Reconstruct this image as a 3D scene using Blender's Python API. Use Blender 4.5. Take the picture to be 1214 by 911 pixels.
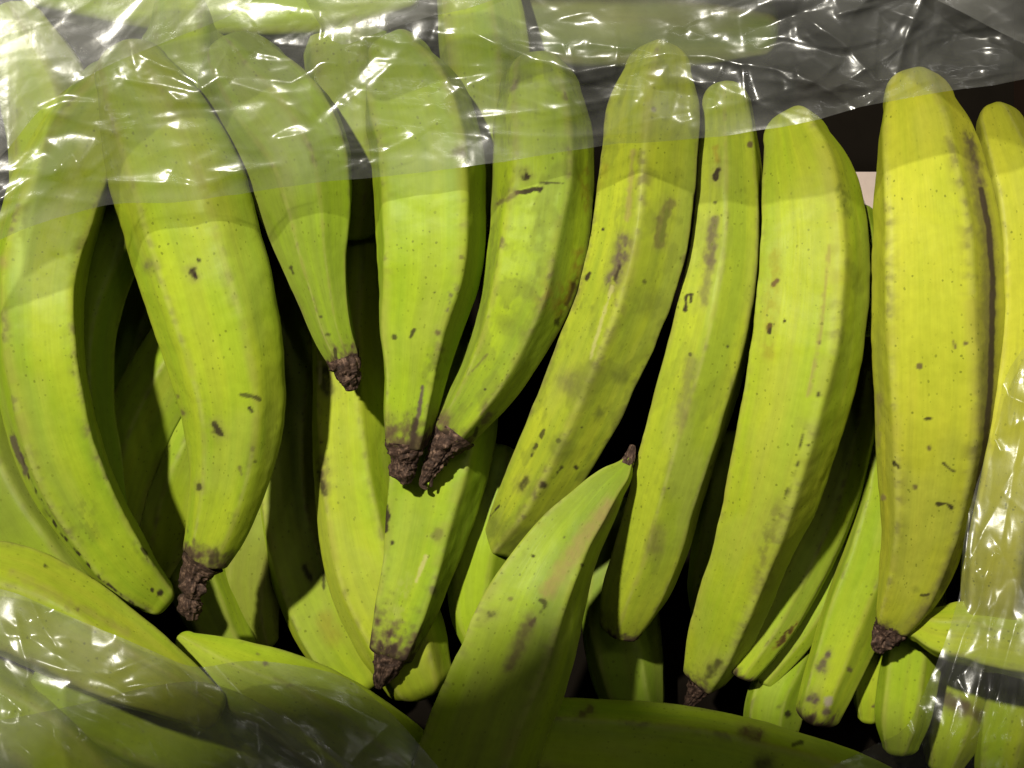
import bpy, math, random
import numpy as np
from mathutils import Vector, Matrix, geometry

# ------------------------------------------------------------------ camera, world, lamps
S = 0.42 / 1214.0            # metres per unit of the plan drawing used for layout
H = 0.50                     # camera height above the top layer of fruit
scene = bpy.context.scene
for o in list(bpy.data.objects):
    bpy.data.objects.remove(o)
C = scene.collection

cam_d = bpy.data.cameras.new('camera')
cam_d.sensor_fit = 'HORIZONTAL'
cam_d.angle = 2 * math.atan(0.21 / H)
cam_d.clip_start = 0.01
cam_d.clip_end = 50
cam = bpy.data.objects.new('camera', cam_d)
cam.location = (0, 0, H)
C.objects.link(cam)
scene.camera = cam

world = bpy.data.worlds.new('World')
scene.world = world
world.use_nodes = True
bg = world.node_tree.nodes['Background']
bg.inputs['Color'].default_value = (1.0, 0.93, 0.82, 1)
bg.inputs['Strength'].default_value = 0.013

TX, TY = 0.35, 0.43          # slope of the light: shadows run right and towards the front
def lamp(name, pos, aim, watts, radius, col, angle=50, blend=0.3):
    d = bpy.data.lights.new(name, 'SPOT')
    d.energy = watts; d.shadow_soft_size = radius; d.color = col
    d.spot_size = math.radians(angle); d.spot_blend = blend
    o = bpy.data.objects.new(name, d)
    o.location = pos
    o.rotation_euler = (Vector(aim) - Vector(pos)).to_track_quat('-Z', 'Y').to_euler()
    C.objects.link(o)
    return o
LD = Vector((-TX, TY, 1.0)).normalized()
LAMP = LD * 1.6
lamp('ceiling_and_added_spotlight', LAMP, (0.02, 0.075, 0), 184, 0.026, (1.0, 0.95, 0.82), 36, 1.0)
# weak made-up spots, far side and two right, added so the film glints
for x_, y_ in ((-0.63, 0.38), (-0.29, 0.46), (-0.065, 0.55), (0.10, 0.51), (0.34, 0.51), (0.585, 0.53), (0.75, 0.56), (0.78, -0.2), (0.95, 0.12)):
    lamp('ceiling_and_added_spotlight', (x_, y_, 1.5), (0, 0.05, 0), 1.8, 0.03, (1.0, 0.96, 0.90), 60)

scene.view_settings.view_transform = 'Standard'
scene.view_settings.look = 'None'
scene.view_settings.exposure = 0.0
scene.view_settings.gamma = 1.0
scene.view_settings.use_curve_mapping = False
cy = scene.cycles
cy.max_bounces = 10
cy.diffuse_bounces = 1
cy.glossy_bounces = 4
cy.transparent_max_bounces = 24
cy.caustics_reflective = False
cy.caustics_refractive = False
cy.sample_clamp_indirect = 3.0
cy.use_denoising = True

# ------------------------------------------------------------------ numeric helpers
def at(x, y, z):
    """drawing units -> world metres; z is height in drawing units"""
    k = S * (H - z * S) / H
    return np.stack([(x - 607) * k, (455.5 - y) * k, z * S], -1)

def lattice(seed, ix, iy):
    h = (ix.astype(np.int64) * 374761393 + iy.astype(np.int64) * 668265263 + seed * 1442695041) & 0x7fffffff
    h = ((h ^ (h >> 13)) * 1274126177) & 0x7fffffff
    h = h ^ (h >> 16)
    return (h & 0xffff) / 65535.0

def vnoise(x, y, seed=0):
    ix, iy = np.floor(x), np.floor(y)
    fx, fy = x - ix, y - iy
    fx = fx * fx * fx * (fx * (fx * 6 - 15) + 10); fy = fy * fy * fy * (fy * (fy * 6 - 15) + 10)
    a = lattice(seed, ix, iy); b = lattice(seed, ix + 1, iy)
    c = lattice(seed, ix, iy + 1); d = lattice(seed, ix + 1, iy + 1)
    return (a * (1 - fx) + b * fx) * (1 - fy) + (c * (1 - fx) + d * fx) * fy

def fbm(x, y, seed=0, octs=4, rot=True):
    s, a, t = 0, 0.5, 0
    for k in range(octs):
        c_, s_ = math.cos(0.6 + 0.9 * k), math.sin(0.6 + 0.9 * k)
        if rot: xx, yy = x * c_ - y * s_, x * s_ + y * c_
        else: xx, yy = x, y
        s = s + a * vnoise(xx * 2 ** k, yy * 2 ** k, seed + 17 * k); t += a; a *= 0.5
    return s / t

def sstep(a, b, x):
    t = np.clip((x - a) / (b - a), 0, 1)
    return t * t * (3 - 2 * t)

def catmull(P, n):
    P = np.asarray(P, float)
    d = np.r_[0, np.cumsum(np.linalg.norm(np.diff(P[:, :2], axis=0), axis=1))]
    t = np.linspace(0, d[-1], n)
    m = np.zeros_like(P)
    for i in range(len(P)):
        if i == 0: m[i] = (P[1] - P[0]) / (d[1] - d[0])
        elif i == len(P) - 1: m[i] = (P[-1] - P[-2]) / (d[-1] - d[-2])
        else:
            a, b = d[i] - d[i - 1], d[i + 1] - d[i]
            m[i] = ((P[i] - P[i - 1]) / a * b + (P[i + 1] - P[i]) / b * a) / (a + b)
    k = np.clip(np.searchsorted(d, t, side='right') - 1, 0, len(P) - 2)
    h = (d[k + 1] - d[k]); u = ((t - d[k]) / h)[:, None]; h = h[:, None]
    return ((2 * u ** 3 - 3 * u ** 2 + 1) * P[k] + (u ** 3 - 2 * u ** 2 + u) * h * m[k]
            + (-2 * u ** 3 + 3 * u ** 2) * P[k + 1] + (u ** 3 - u ** 2) * h * m[k + 1])

def grid_mesh(name, V, nu, nv, wrap, mat, attrs=None, uv=None, parent=None, smooth=True, tri_caps=False):
    """V is (nu, nv, 3); rings along u, wrap closes v"""
    me = bpy.data.meshes.new(name)
    co = V.reshape(-1, 3).astype(np.float32)
    iu = np.arange(nu - 1)[:, None]
    iv = np.arange(nv if wrap else nv - 1)[None, :]
    jv = (iv + 1) % nv
    q = np.stack([iu * nv + iv, iu * nv + jv, (iu + 1) * nv + jv, (iu + 1) * nv + iv], -1).reshape(-1, 4)
    n = len(q)
    me.vertices.add(len(co)); me.vertices.foreach_set('co', co.ravel())
    me.loops.add(4 * n); me.loops.foreach_set('vertex_index', q.ravel().astype(np.int32))
    me.polygons.add(n); me.polygons.foreach_set('loop_start', (np.arange(n) * 4).astype(np.int32))
    me.polygons.foreach_set('use_smooth', np.full(n, smooth))
    me.update(calc_edges=True)
    for k, a in (attrs or {}).items():
        if a.ndim == 1 or a.shape[-1] == 1:
            at_ = me.attributes.new(k, 'FLOAT', 'POINT'); at_.data.foreach_set('value', a.astype(np.float32).ravel())
        elif a.shape[-1] == 3:
            at_ = me.attributes.new(k, 'FLOAT_VECTOR', 'POINT'); at_.data.foreach_set('vector', a.astype(np.float32).ravel())
    me.materials.append(mat)
    o = bpy.data.objects.new(name, me)
    C.objects.link(o)
    if parent is not None: o.parent = parent
    return o

def box_mesh(name, lo, hi, mat, parent=None, bevel=0.0):
    import bmesh
    bm = bmesh.new()
    bmesh.ops.create_cube(bm, size=1)
    for v in bm.verts:
        v.co = Vector([lo[i] + (v.co[i] + 0.5) * (hi[i] - lo[i]) for i in range(3)])
    if bevel: bmesh.ops.bevel(bm, geom=list(bm.edges), offset=bevel, segments=2, affect='EDGES')
    me = bpy.data.meshes.new(name); bm.to_mesh(me); bm.free()
    me.materials.append(mat)
    o = bpy.data.objects.new(name, me); C.objects.link(o)
    if parent is not None: o.parent = parent
    return o

# ------------------------------------------------------------------ materials
def nodes_of(name):
    m = bpy.data.materials.new(name); m.use_nodes = True
    nt = m.node_tree
    return m, nt, nt.nodes, nt.links, nt.nodes['Principled BSDF']

def peel_material():
    m, nt, N, L, P = nodes_of('peel')
    tint = N.new('ShaderNodeAttribute'); tint.attribute_name = 'tint'
    sk = N.new('ShaderNodeAttribute'); sk.attribute_name = 'skin'      # metres round / along the fruit
    wear = N.new('ShaderNodeAttribute'); wear.attribute_name = 'wear'
    # fine lengthwise fibres
    mp = N.new('ShaderNodeMapping'); mp.inputs['Scale'].default_value = (900, 45, 1)
    L.new(sk.outputs['Vector'], mp.inputs['Vector'])
    fib = N.new('ShaderNodeTexNoise'); fib.inputs['Scale'].default_value = 1.0; fib.inputs['Detail'].default_value = 4
    L.new(mp.outputs['Vector'], fib.inputs['Vector'])
    fr = N.new('ShaderNodeMapRange'); fr.inputs['From Min'].default_value = 0.3; fr.inputs['From Max'].default_value = 0.7
    fr.inputs['To Min'].default_value = 0.95; fr.inputs['To Max'].default_value = 1.04
    L.new(fib.outputs['Fac'], fr.inputs['Value'])
    # soft mottling
    mot = N.new('ShaderNodeTexNoise'); mot.inputs['Scale'].default_value = 260; mot.inputs['Detail'].default_value = 5
    L.new(sk.outputs['Vector'], mot.inputs['Vector'])
    mr = N.new('ShaderNodeMapRange'); mr.inputs['From Min'].default_value = 0.3; mr.inputs['From Max'].default_value = 0.7
    mr.inputs['To Min'].default_value = 0.94; mr.inputs['To Max'].default_value = 1.04
    L.new(mot.outputs['Fac'], mr.inputs['Value'])
    mul = N.new('ShaderNodeMath'); mul.operation = 'MULTIPLY'
    L.new(fr.outputs[0], mul.inputs[0]); L.new(mr.outputs[0], mul.inputs[1])
    sc = N.new('ShaderNodeVectorMath'); sc.operation = 'SCALE'
    L.new(tint.outputs['Vector'], sc.inputs[0]); L.new(mul.outputs[0], sc.inputs['Scale'])
    # pin-prick specks of two sizes
    last = sc.outputs[0]
    for scale, rad, keep, dark in ((280, 0.19, 0.25, (0.10, 0.12, 0.010, 1)), (100, 0.055, 0.66, (0.045, 0.035, 0.012, 1))):
        nz = N.new('ShaderNodeTexNoise'); nz.inputs['Scale'].default_value = 900
        L.new(sk.outputs['Vector'], nz.inputs['Vector'])
        wv = N.new('ShaderNodeVectorMath'); wv.operation = 'MULTIPLY_ADD'
        wv.inputs[1].default_value = (0.0008, 0.0008, 0); 
        L.new(nz.outputs['Color'], wv.inputs[0]); L.new(sk.outputs['Vector'], wv.inputs[2])
        vo = N.new('ShaderNodeTexVoronoi'); vo.voronoi_dimensions = '2D'; vo.inputs['Scale'].default_value = scale
        L.new(wv.outputs[0], vo.inputs['Vector'])
        sp = N.new('ShaderNodeSeparateColor'); L.new(vo.outputs['Color'], sp.inputs['Color'])
        r = N.new('ShaderNodeMapRange'); r.inputs['From Min'].default_value = keep; r.inputs['From Max'].default_value = 1.0
        r.inputs['To Min'].default_value = 0; r.inputs['To Max'].default_value = rad
        L.new(sp.outputs['Red'], r.inputs['Value'])
        dr = N.new('ShaderNodeMath'); dr.operation = 'SUBTRACT'
        L.new(r.outputs[0], dr.inputs[0]); L.new(vo.outputs['Distance'], dr.inputs[1])
        ed = N.new('ShaderNodeMapRange'); ed.inputs['From Min'].default_value = 0; ed.inputs['From Max'].default_value = 0.05
        L.new(dr.outputs[0], ed.inputs['Value'])
        # clustered: specks come in fields
        cl = N.new('ShaderNodeTexNoise'); cl.inputs['Scale'].default_value = 45
        L.new(sk.outputs['Vector'], cl.inputs['Vector'])
        cr = N.new('ShaderNodeMapRange'); cr.inputs['From Min'].default_value = 0.38; cr.inputs['From Max'].default_value = 0.62
        cr.inputs['To Max'].default_value = 0.62 if scale > 200 else 0.8
        L.new(cl.outputs['Fac'], cr.inputs['Value'])
        mm = N.new('ShaderNodeMath'); mm.operation = 'MULTIPLY'
        L.new(ed.outputs[0], mm.inputs[0]); L.new(cr.outputs[0], mm.inputs[1])
        mx = N.new('ShaderNodeMix'); mx.data_type = 'RGBA'
        L.new(mm.outputs[0], mx.inputs['Factor']); L.new(last, mx.inputs['A']); mx.inputs['B'].default_value = dark
        last = mx.outputs['Result']
    L.new(last, P.inputs['Base Color'])
    # worn patches are rougher
    rr = N.new('ShaderNodeMapRange'); rr.inputs['To Min'].default_value = 0.42; rr.inputs['To Max'].default_value = 0.8
    L.new(wear.outputs['Fac'], rr.inputs['Value']); L.new(rr.outputs[0], P.inputs['Roughness'])
    P.inputs['Specular IOR Level'].default_value = 0.10
    P.inputs['Diffuse Roughness'].default_value = 0.15
    P.inputs['Subsurface Weight'].default_value = 0.0
    b1 = N.new('ShaderNodeTexNoise'); b1.inputs['Scale'].default_value = 420; b1.inputs['Detail'].default_value = 5
    L.new(sk.outputs['Vector'], b1.inputs['Vector'])
    ad = N.new('ShaderNodeMath'); ad.operation = 'ADD'
    L.new(b1.outputs['Fac'], ad.inputs[0]); L.new(fib.outputs['Fac'], ad.inputs[1])
    bp = N.new('ShaderNodeBump'); bp.inputs['Strength'].default_value = 0.25; bp.inputs['Distance'].default_value = 0.0002
    L.new(ad.outputs[0], bp.inputs['Height']); L.new(bp.outputs[0], P.inputs['Normal'])
    return m

def dried_material():
    m, nt, N, L, P = nodes_of('dried_husk')
    sk = N.new('ShaderNodeAttribute'); sk.attribute_name = 'skin'
    mp = N.new('ShaderNodeMapping'); mp.inputs['Scale'].default_value = (800, 420, 1)
    L.new(sk.outputs['Vector'], mp.inputs['Vector'])
    n = N.new('ShaderNodeTexNoise'); n.inputs['Scale'].default_value = 1; n.inputs['Detail'].default_value = 6; n.inputs['Roughness'].default_value = 0.65
    L.new(mp.outputs['Vector'], n.inputs['Vector'])
    cr = N.new('ShaderNodeValToRGB')
    e = cr.color_ramp.elements
    e[0].position = 0.32; e[0].color = (0.010, 0.006, 0.004, 1)
    e[1].position = 0.74; e[1].color = (0.27, 0.17, 0.115, 1)
    k = e.new(0.52); k.color = (0.055, 0.031, 0.021, 1)
    L.new(n.outputs['Fac'], cr.inputs['Fac']); L.new(cr.outputs['Color'], P.inputs['Base Color'])
    P.inputs['Roughness'].default_value = 0.75
    P.inputs['Specular IOR Level'].default_value = 0.25
    bp = N.new('ShaderNodeBump'); bp.inputs['Strength'].default_value = 0.9; bp.inputs['Distance'].default_value = 0.0008
    L.new(n.outputs['Fac'], bp.inputs['Height']); L.new(bp.outputs[0], P.inputs['Normal'])
    return m

def film_material(name, veil=0.068, clear=0.80, rough=0.22, base=0.045):
    m, nt, N, L, P = nodes_of(name)
    N.remove(P)
    out = N['Material Output']
    tc = N.new('ShaderNodeTexCoord')
    tr = N.new('ShaderNodeBsdfTransparent'); tr.inputs['Color'].default_value = (clear, clear * 0.992, clear * 0.97, 1)
    df = N.new('ShaderNodeBsdfDiffuse'); df.inputs['Color'].default_value = (0.86, 0.86, 0.82, 1)
    tl = N.new('ShaderNodeBsdfTranslucent'); tl.inputs['Color'].default_value = (0.86, 0.86, 0.82, 1)
    dm = N.new('ShaderNodeMixShader'); dm.inputs[0].default_value = 0.35
    L.new(df.outputs[0], dm.inputs[1]); L.new(tl.outputs[0], dm.inputs[2])
    # the haze of the film is cloudy, not even
    hz = N.new('ShaderNodeTexNoise'); hz.inputs['Scale'].default_value = 26; hz.inputs['Detail'].default_value = 6; hz.inputs['Roughness'].default_value = 0.62
    L.new(tc.outputs['Object'], hz.inputs['Vector'])
    hr = N.new('ShaderNodeMapRange'); hr.inputs['From Min'].default_value = 0.3; hr.inputs['From Max'].default_value = 0.7
    hr.inputs['To Min'].default_value = veil * 0.55; hr.inputs['To Max'].default_value = veil * 1.5
    L.new(hz.outputs['Fac'], hr.inputs['Value'])
    m1 = N.new('ShaderNodeMixShader')
    L.new(hr.outputs[0], m1.inputs[0]); L.new(tr.outputs[0], m1.inputs[1]); L.new(dm.outputs[0], m1.inputs[2])
    gl = N.new('ShaderNodeBsdfGlossy'); gl.distribution = 'GGX'
    g2 = N.new('ShaderNodeBsdfGlossy'); g2.distribution = 'GGX'; g2.inputs['Roughness'].default_value = 0.42
    gm = N.new('ShaderNodeMixShader'); gm.inputs[0].default_value = 0.2
    L.new(gl.outputs[0], gm.inputs[1]); L.new(g2.outputs[0], gm.inputs[2])
    rn = N.new('ShaderNodeTexNoise'); rn.inputs['Scale'].default_value = 60; rn.inputs['Detail'].default_value = 3
    L.new(tc.outputs['Object'], rn.inputs['Vector'])
    rm = N.new('ShaderNodeMapRange'); rm.inputs['From Min'].default_value = 0.3; rm.inputs['From Max'].default_value = 0.7
    rm.inputs['To Min'].default_value = rough * 0.6; rm.inputs['To Max'].default_value = rough * 1.5
    L.new(rn.outputs['Fac'], rm.inputs['Value']); L.new(rm.outputs[0], gl.inputs['Roughness'])
    lw = N.new('ShaderNodeLayerWeight'); lw.inputs['Blend'].default_value = 0.5
    pw = N.new('ShaderNodeMath'); pw.operation = 'POWER'; pw.inputs[1].default_value = 4.0
    L.new(lw.outputs['Facing'], pw.inputs[0])
    fm = N.new('ShaderNodeMath'); fm.operation = 'MULTIPLY_ADD'; fm.use_clamp = True
    fm.inputs[1].default_value = 0.75; fm.inputs[2].default_value = base
    L.new(pw.outputs[0], fm.inputs[0])
    m2 = N.new('ShaderNodeMixShader')
    L.new(fm.outputs[0], m2.inputs[0]); L.new(m1.outputs[0], m2.inputs[1]); L.new(gm.outputs[0], m2.inputs[2])
    # small scratches and pin creases
    sp = N.new('ShaderNodeTexNoise'); sp.inputs['Scale'].default_value = 190; sp.inputs['Detail'].default_value = 5
    L.new(tc.outputs['Object'], sp.inputs['Vector'])
    bp = N.new('ShaderNodeBump'); bp.inputs['Strength'].default_value = 0.25; bp.inputs['Distance'].default_value = 0.0006
    L.new(sp.outputs['Fac'], bp.inputs['Height']); L.new(bp.outputs[0], gl.inputs['Normal']); L.new(bp.outputs[0], g2.inputs['Normal'])
    L.new(m2.outputs[0], out.inputs['Surface'])
    return m

def card_material(name, col, rough=0.85):
    m, nt, N, L, P = nodes_of(name)
    tc = N.new('ShaderNodeTexCoord')
    n = N.new('ShaderNodeTexNoise'); n.inputs['Scale'].default_value = 90; n.inputs['Detail'].default_value = 6
    L.new(tc.outputs['Object'], n.inputs['Vector'])
    mx = N.new('ShaderNodeMix'); mx.data_type = 'RGBA'
    mx.inputs['A'].default_value = (*[c * 0.75 for c in col], 1); mx.inputs['B'].default_value = (*[min(1, c * 1.15) for c in col], 1)
    L.new(n.outputs['Fac'], mx.inputs['Factor']); L.new(mx.outputs['Result'], P.inputs['Base Color'])
    P.inputs['Roughness'].default_value = rough
    P.inputs['Specular IOR Level'].default_value = 0.04
    bp = N.new('ShaderNodeBump'); bp.inputs['Strength'].default_value = 0.2; bp.inputs['Distance'].default_value = 0.001
    L.new(n.outputs['Fac'], bp.inputs['Height']); L.new(bp.outputs[0], P.inputs['Normal'])
    return m

PEEL = peel_material()
DRIED = dried_material()
FILM = film_material('clear_film')
HAZY = film_material('hazy_film', veil=0.11, clear=0.80, rough=0.26)
THIN = film_material('thin_clear_film', veil=0.045, clear=0.88)
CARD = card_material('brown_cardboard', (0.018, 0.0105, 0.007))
SHADE_FLOOR = card_material('box_floor_painted_shade', (0.006, 0.0045, 0.003))  # near-black colour puts the shade of the deep gaps into the floor
PALE = card_material('pale_cardboard', (0.62, 0.50, 0.45))

# ------------------------------------------------------------------ the box
box = bpy.data.objects.new('cardboard_box', None)
box.location = (0, 0, -0.15)
C.objects.link(box)
box['label'] = 'open brown cardboard box holding the plantains, its dark inside, floor blackened for shade, showing through gaps'
box['category'] = 'box'
zb, zt, x0, x1, y0, y1, th = -0.15, 0.0, -0.27, 0.27, -0.22, 0.225, 0.005
def bpart(name, lo, hi, mat):
    o = box_mesh(name, lo, hi, mat, box, 0.0008)
    o.matrix_parent_inverse = Matrix.Translation((0, 0, 0.15))
    return o
bpart('base', (x0, y0, zb), (x1, y1, zb + th), SHADE_FLOOR)
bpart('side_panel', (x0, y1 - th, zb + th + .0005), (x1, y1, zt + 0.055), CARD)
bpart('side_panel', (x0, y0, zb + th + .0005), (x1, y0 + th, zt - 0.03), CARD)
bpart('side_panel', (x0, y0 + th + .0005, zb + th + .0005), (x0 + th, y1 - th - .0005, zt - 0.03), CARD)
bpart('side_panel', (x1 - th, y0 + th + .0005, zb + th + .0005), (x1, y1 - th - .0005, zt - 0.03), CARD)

# ------------------------------------------------------------------ plantains
YEL = np.array([0.43, 0.43, 0.034]); LIM = np.array([0.275, 0.375, 0.018]); GRN = np.array([0.185, 0.29, 0.018])
OLV = np.array([0.19, 0.215, 0.03])
INK = {'dark': (0.026, 0.016, 0.013), 'brown': (0.095, 0.062, 0.035), 'purple': (0.085, 0.055, 0.052),
       'olive': (0.125, 0.145, 0.022), 'pale': (0.40, 0.38, 0.13), 'rust': (0.22, 0.13, 0.02), 'tan': (0.26, 0.20, 0.07)}

def plantain(label, spine, faces, color, seed, hi=None, fd=0.80, p=12.0, marks=(), ridge=0.35, blotch=0.0,
             tip_brown=0.0, top_brown=0.0, drop=0.0, end=0.55, stem=None, specks=True, ridge_ink='brown'):
    """spine: (x, y, half width, height) from the upper to the lower end, drawing units"""
    if hi is None: hi = 2 if seed < 33 else 1
    spine = np.asarray(spine, float)
    length = np.linalg.norm(np.diff(spine[:, :2], axis=0), axis=1).sum()
    nr = int(length / (1.5 if hi == 2 else 2.6 if hi else 6.0)) + 2
    Q = catmull(spine, nr)
    tq = np.linspace(0, 1, nr)
    Q[:, 3] -= drop * np.maximum(0, (tq - 0.35) / 0.65) ** 2
    if drop and stem is not None:
        stem = [[(a, b, c, d - drop) for a, b, c, d in q] for q in ([stem] if isinstance(stem[0], tuple) else stem)]
    # rounded ends: extra rings that close the fruit
    def cap(q, d, r, end):
        k = np.linspace(0, 1, 9 if hi else 6)[1:]
        out = np.repeat(q[None], len(k), 0)
        out[:, :2] += d[:2] * (np.sin(k * math.pi / 2) * r * end)[:, None]
        out[:, 3] += d[2] * np.sin(k * math.pi / 2) * r * end
        out[:, 2] = r * np.maximum(np.cos(k * math.pi / 2), 0.0)
        return out
    def dirn(a, b):
        v = np.array([a[0] - b[0], a[1] - b[1], a[3] - b[3]]); return v / np.linalg.norm(v)
    head = cap(Q[0], dirn(Q[0], Q[1]), Q[0, 2], 1.0)[::-1]
    tail = cap(Q[-1], dirn(Q[-1], Q[-2]), Q[-1, 2], end)
    Q = np.vstack([head, Q, tail])
    Q[:, 2] = np.maximum(Q[:, 2], 0.05)
    nr = len(Q)
    top = np.linspace(-25, 205, 124 if hi == 2 else 76 if hi else 30, endpoint=False)
    low = np.linspace(205, 335, 18 if hi else 12, endpoint=False)
    th = np.radians(np.r_[top, low]); nc = len(th)
    # cross-section: rounded polygon
    t = np.linspace(0, 1, nr)
    tw = (fbm(t * 2.3 + 5, t * 0 + seed, seed, 2) - 0.5) * 20
    R = np.zeros((nr, nc))
    pw = 1.3 * p * (0.75 + 0.5 * fbm(t * 3, t * 0 + seed * 3.1, seed + 5, 2))
    pw = pw * (1 - 0.45 * sstep(0.86, 1, t)) * (1 - 0.5 * sstep(0.2, 0, t))
    rough_r = np.zeros((nr, nc)); 
    for f in faces:
        cs = np.maximum(np.cos(th[None] - np.radians(f + tw)[:, None]), 1e-4)
        R += cs ** pw[:, None]
    R = R ** (-1 / pw[:, None])
    cx = R * np.cos(th); sy = R * np.sin(th)
    mx = cx.max(1, keepdims=True); mn = cx.min(1, keepdims=True)
    cx = (cx - (mx + mn) / 2) / ((mx - mn) / 2)
    hh = (sy.max(1, keepdims=True) - sy.min(1, keepdims=True)) / 2
    sy = (sy - (sy.max(1, keepdims=True) + sy.min(1, keepdims=True)) / 2) / hh * fd
    # ridge measure: how far the outline stands out of the neighbouring faces
    nearest = np.min(np.abs((np.degrees(th)[None, :, None] - (np.array(faces)[None, None] + tw[:, None, None]) + 180) % 360 - 180), -1)
    # position along / around in metres
    P3 = np.stack([Q[:, 0], -Q[:, 1], Q[:, 3]], -1)
    T = np.gradient(P3, axis=0); T /= np.maximum(np.linalg.norm(T, axis=1, keepdims=True), 1e-9)
    side = np.stack([-T[:, 1], T[:, 0], 0 * T[:, 0]], -1); side /= np.maximum(np.linalg.norm(side, axis=1, keepdims=True), 1e-9)
    up = np.cross(T, side)
    up *= np.sign(up[:, 2:3] + 1e-9)
    s = np.r_[0, np.cumsum(np.linalg.norm(np.diff(P3, axis=0), axis=1))]
    w = Q[:, 2:3]
    hmax = Q[:, 2].max()
    lump = 1 + (fbm(s[:, None] / 55 + seed, np.degrees(th)[None] / 70 + seed * 2, seed + 9, 3) - 0.5) * 0.075
    lump = lump + (fbm(s[:, None] / 11 + seed, np.degrees(th)[None] / 16 + seed, seed + 31, 2) - 0.5) * 0.006
    A = side[:, None] * (cx * w * lump)[..., None] + up[:, None] * (sy * w * lump)[..., None]
    X = Q[:, 0:1] + A[..., 0]; Y = Q[:, 1:2] - A[..., 1]; Z = Q[:, 3:4] + A[..., 2]
    V = at(X, Y, Z)
    k = (H - Z * S) / H
    # where each point stands on the drawing
    U, W = X, Y
    # ---- colour of the peel
    ang = np.degrees(th)[None]
    st = fbm(ang / 13 + seed * 7.7 + 0.0 * s[:, None], s[:, None] / 260 + seed, seed + 3, 4, False)
    st2 = fbm(ang / 45 + seed * 3.3 + 0 * s[:, None], s[:, None] / 170 + seed, seed + 4, 3, False)
    mot = fbm(ang / 12 + seed + 0 * s[:, None], s[:, None] / 26, seed + 6, 4)
    c0, c1 = np.array(color[0]), np.array(color[1])
    mixv = np.clip(0.5 + (st - 0.5) * 1.0 + (st2 - 0.5) * 1.8 + (mot - 0.5) * 0.2, 0, 1)[..., None]
    col = c0 * (1 - mixv) + c1 * mixv
    col = np.broadcast_to(col, (nr, nc, 3)).copy()
    wear = np.zeros((nr, nc))
    bandn = fbm(ang / 16 + seed * 5.1 + 0 * s[:, None], s[:, None] / 330 + seed * 1.7, seed + 61, 3, False)
    bm_ = (sstep(0.52, 0.72, bandn) * 0.34)[..., None]
    col = col * (1 - bm_) + (col * 0.35 + OLV * 0.62) * bm_
    dulln = fbm(ang / 60 + seed * 2.3 + 0 * s[:, None], s[:, None] / 120 + seed, seed + 62, 3)
    dm_ = (sstep(0.5, 0.75, dulln) * 0.22)[..., None]
    col = col * (1 - dm_) + np.array([0.29, 0.31, 0.075]) * dm_
    def lay(mask, ink):
        nonlocal col, wear
        ink = np.array(INK[ink] if isinstance(ink, str) else ink)
        m_ = np.clip(mask, 0, 1)[..., None]
        col = col * (1 - m_) + ink * m_
        wear = np.maximum(wear, np.clip(mask, 0, 1))
    if blotch:
        b1 = fbm(ang / 24 + seed * 1.3 + 0 * s[:, None], s[:, None] / 34 + seed * 2.1, seed + 21, 4)
        b2 = fbm(ang / 7 + seed * 1.7 + 0 * s[:, None], s[:, None] / 12 + seed * 1.1, seed + 22, 3)
        lay(sstep(0.55, 0.68, b1) * blotch * (0.55 + 0.5 * b2), 'olive')
        lay(sstep(0.66, 0.80, b2) * blotch * 0.5, 'olive')
    # rubbed ridges
    fs_ = np.sort(np.array(faces, float) % 360)
    dth = (np.degrees(th)[:, None] - fs_[None]) % 360
    below = dth.min(1); above_ = ((-dth) % 360).min(1)
    rel = np.clip(nearest / np.maximum((below + above_) / 2, 8)[None], 0, 1)
    rmask = sstep(0.6, 0.97, rel)
    rn = fbm(s[:, None] / 30 + 0 * ang, ang / 60 + seed, seed + 12, 4)
    rf = fbm(s[:, None] / 9 + 0 * ang, ang / 9 + seed, seed + 13, 4)
    lay(rmask * sstep(0.42, 0.72, rn) * sstep(0.3, 0.7, rf) * ridge, ridge_ink)
    lay(sstep(0.84, 0.99, rel) * sstep(0.58, 0.72, rf) * sstep(0.4, 0.6, rn) * min(1, ridge * 0.9), 'dark')
    lay(sstep(0.7, 0.98, rel) * sstep(0.52, 0.32, rn) * 0.30, 'tan')
    lay(sstep(0.82, 0.99, rel) * sstep(0.35, 0.6, rn) * 0.25, 'pale')
    sd = (s[-1] - s)[:, None] + 0 * ang
    n3 = fbm(s[:, None] / 9 + 0 * ang, ang / 15 + seed, seed + 15, 4)
    if tip_brown:
        lay(sstep(tip_brown * 1.5, 0, sd + (n3 - 0.5) * tip_brown * 1.6) * 0.55, 'olive')
        lay(sstep(tip_brown, tip_brown * 0.1, sd + (n3 - 0.5) * tip_brown * 1.5) * 0.95, 'brown')
        lay(sstep(tip_brown * 0.5, 0, sd + (n3 - 0.5) * tip_brown * 1.0) * 0.85, 'dark')
    if top_brown:
        lay(sstep(top_brown, 0, s[:, None] + (n3 - 0.5) * top_brown) * 0.6, 'brown')
    # marks seen on this one fruit
    upside = sstep(-0.15, 0.1, (sy / fd))
    wob = (fbm(U / 7, W / 7, seed + 41, 3) - 0.5)
    wob2 = (fbm(U / 5 + 9, W / 5, seed + 42, 2) - 0.5)
    for mk in marks:
        pts, wd, ink, strength = mk[:4]
        soft = mk[4] if len(mk) > 4 else (0.5 if wd < 10 else 0.85)
        brk = mk[5] if len(mk) > 5 else 0.0
        pts = np.array(pts, float).reshape(-1, 2)
        if len(pts) == 1: pts = np.vstack([pts, pts + 0.01])
        d = np.full(U.shape, 1e9)
        for a, b in zip(pts[:-1], pts[1:]):
            ab = b - a
            tt = np.clip(((U - a[0]) * ab[0] + (W - a[1]) * ab[1]) / (ab @ ab), 0, 1)
            d = np.minimum(d, np.hypot(U - a[0] - tt * ab[0], W - a[1] - tt * ab[1]))
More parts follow.
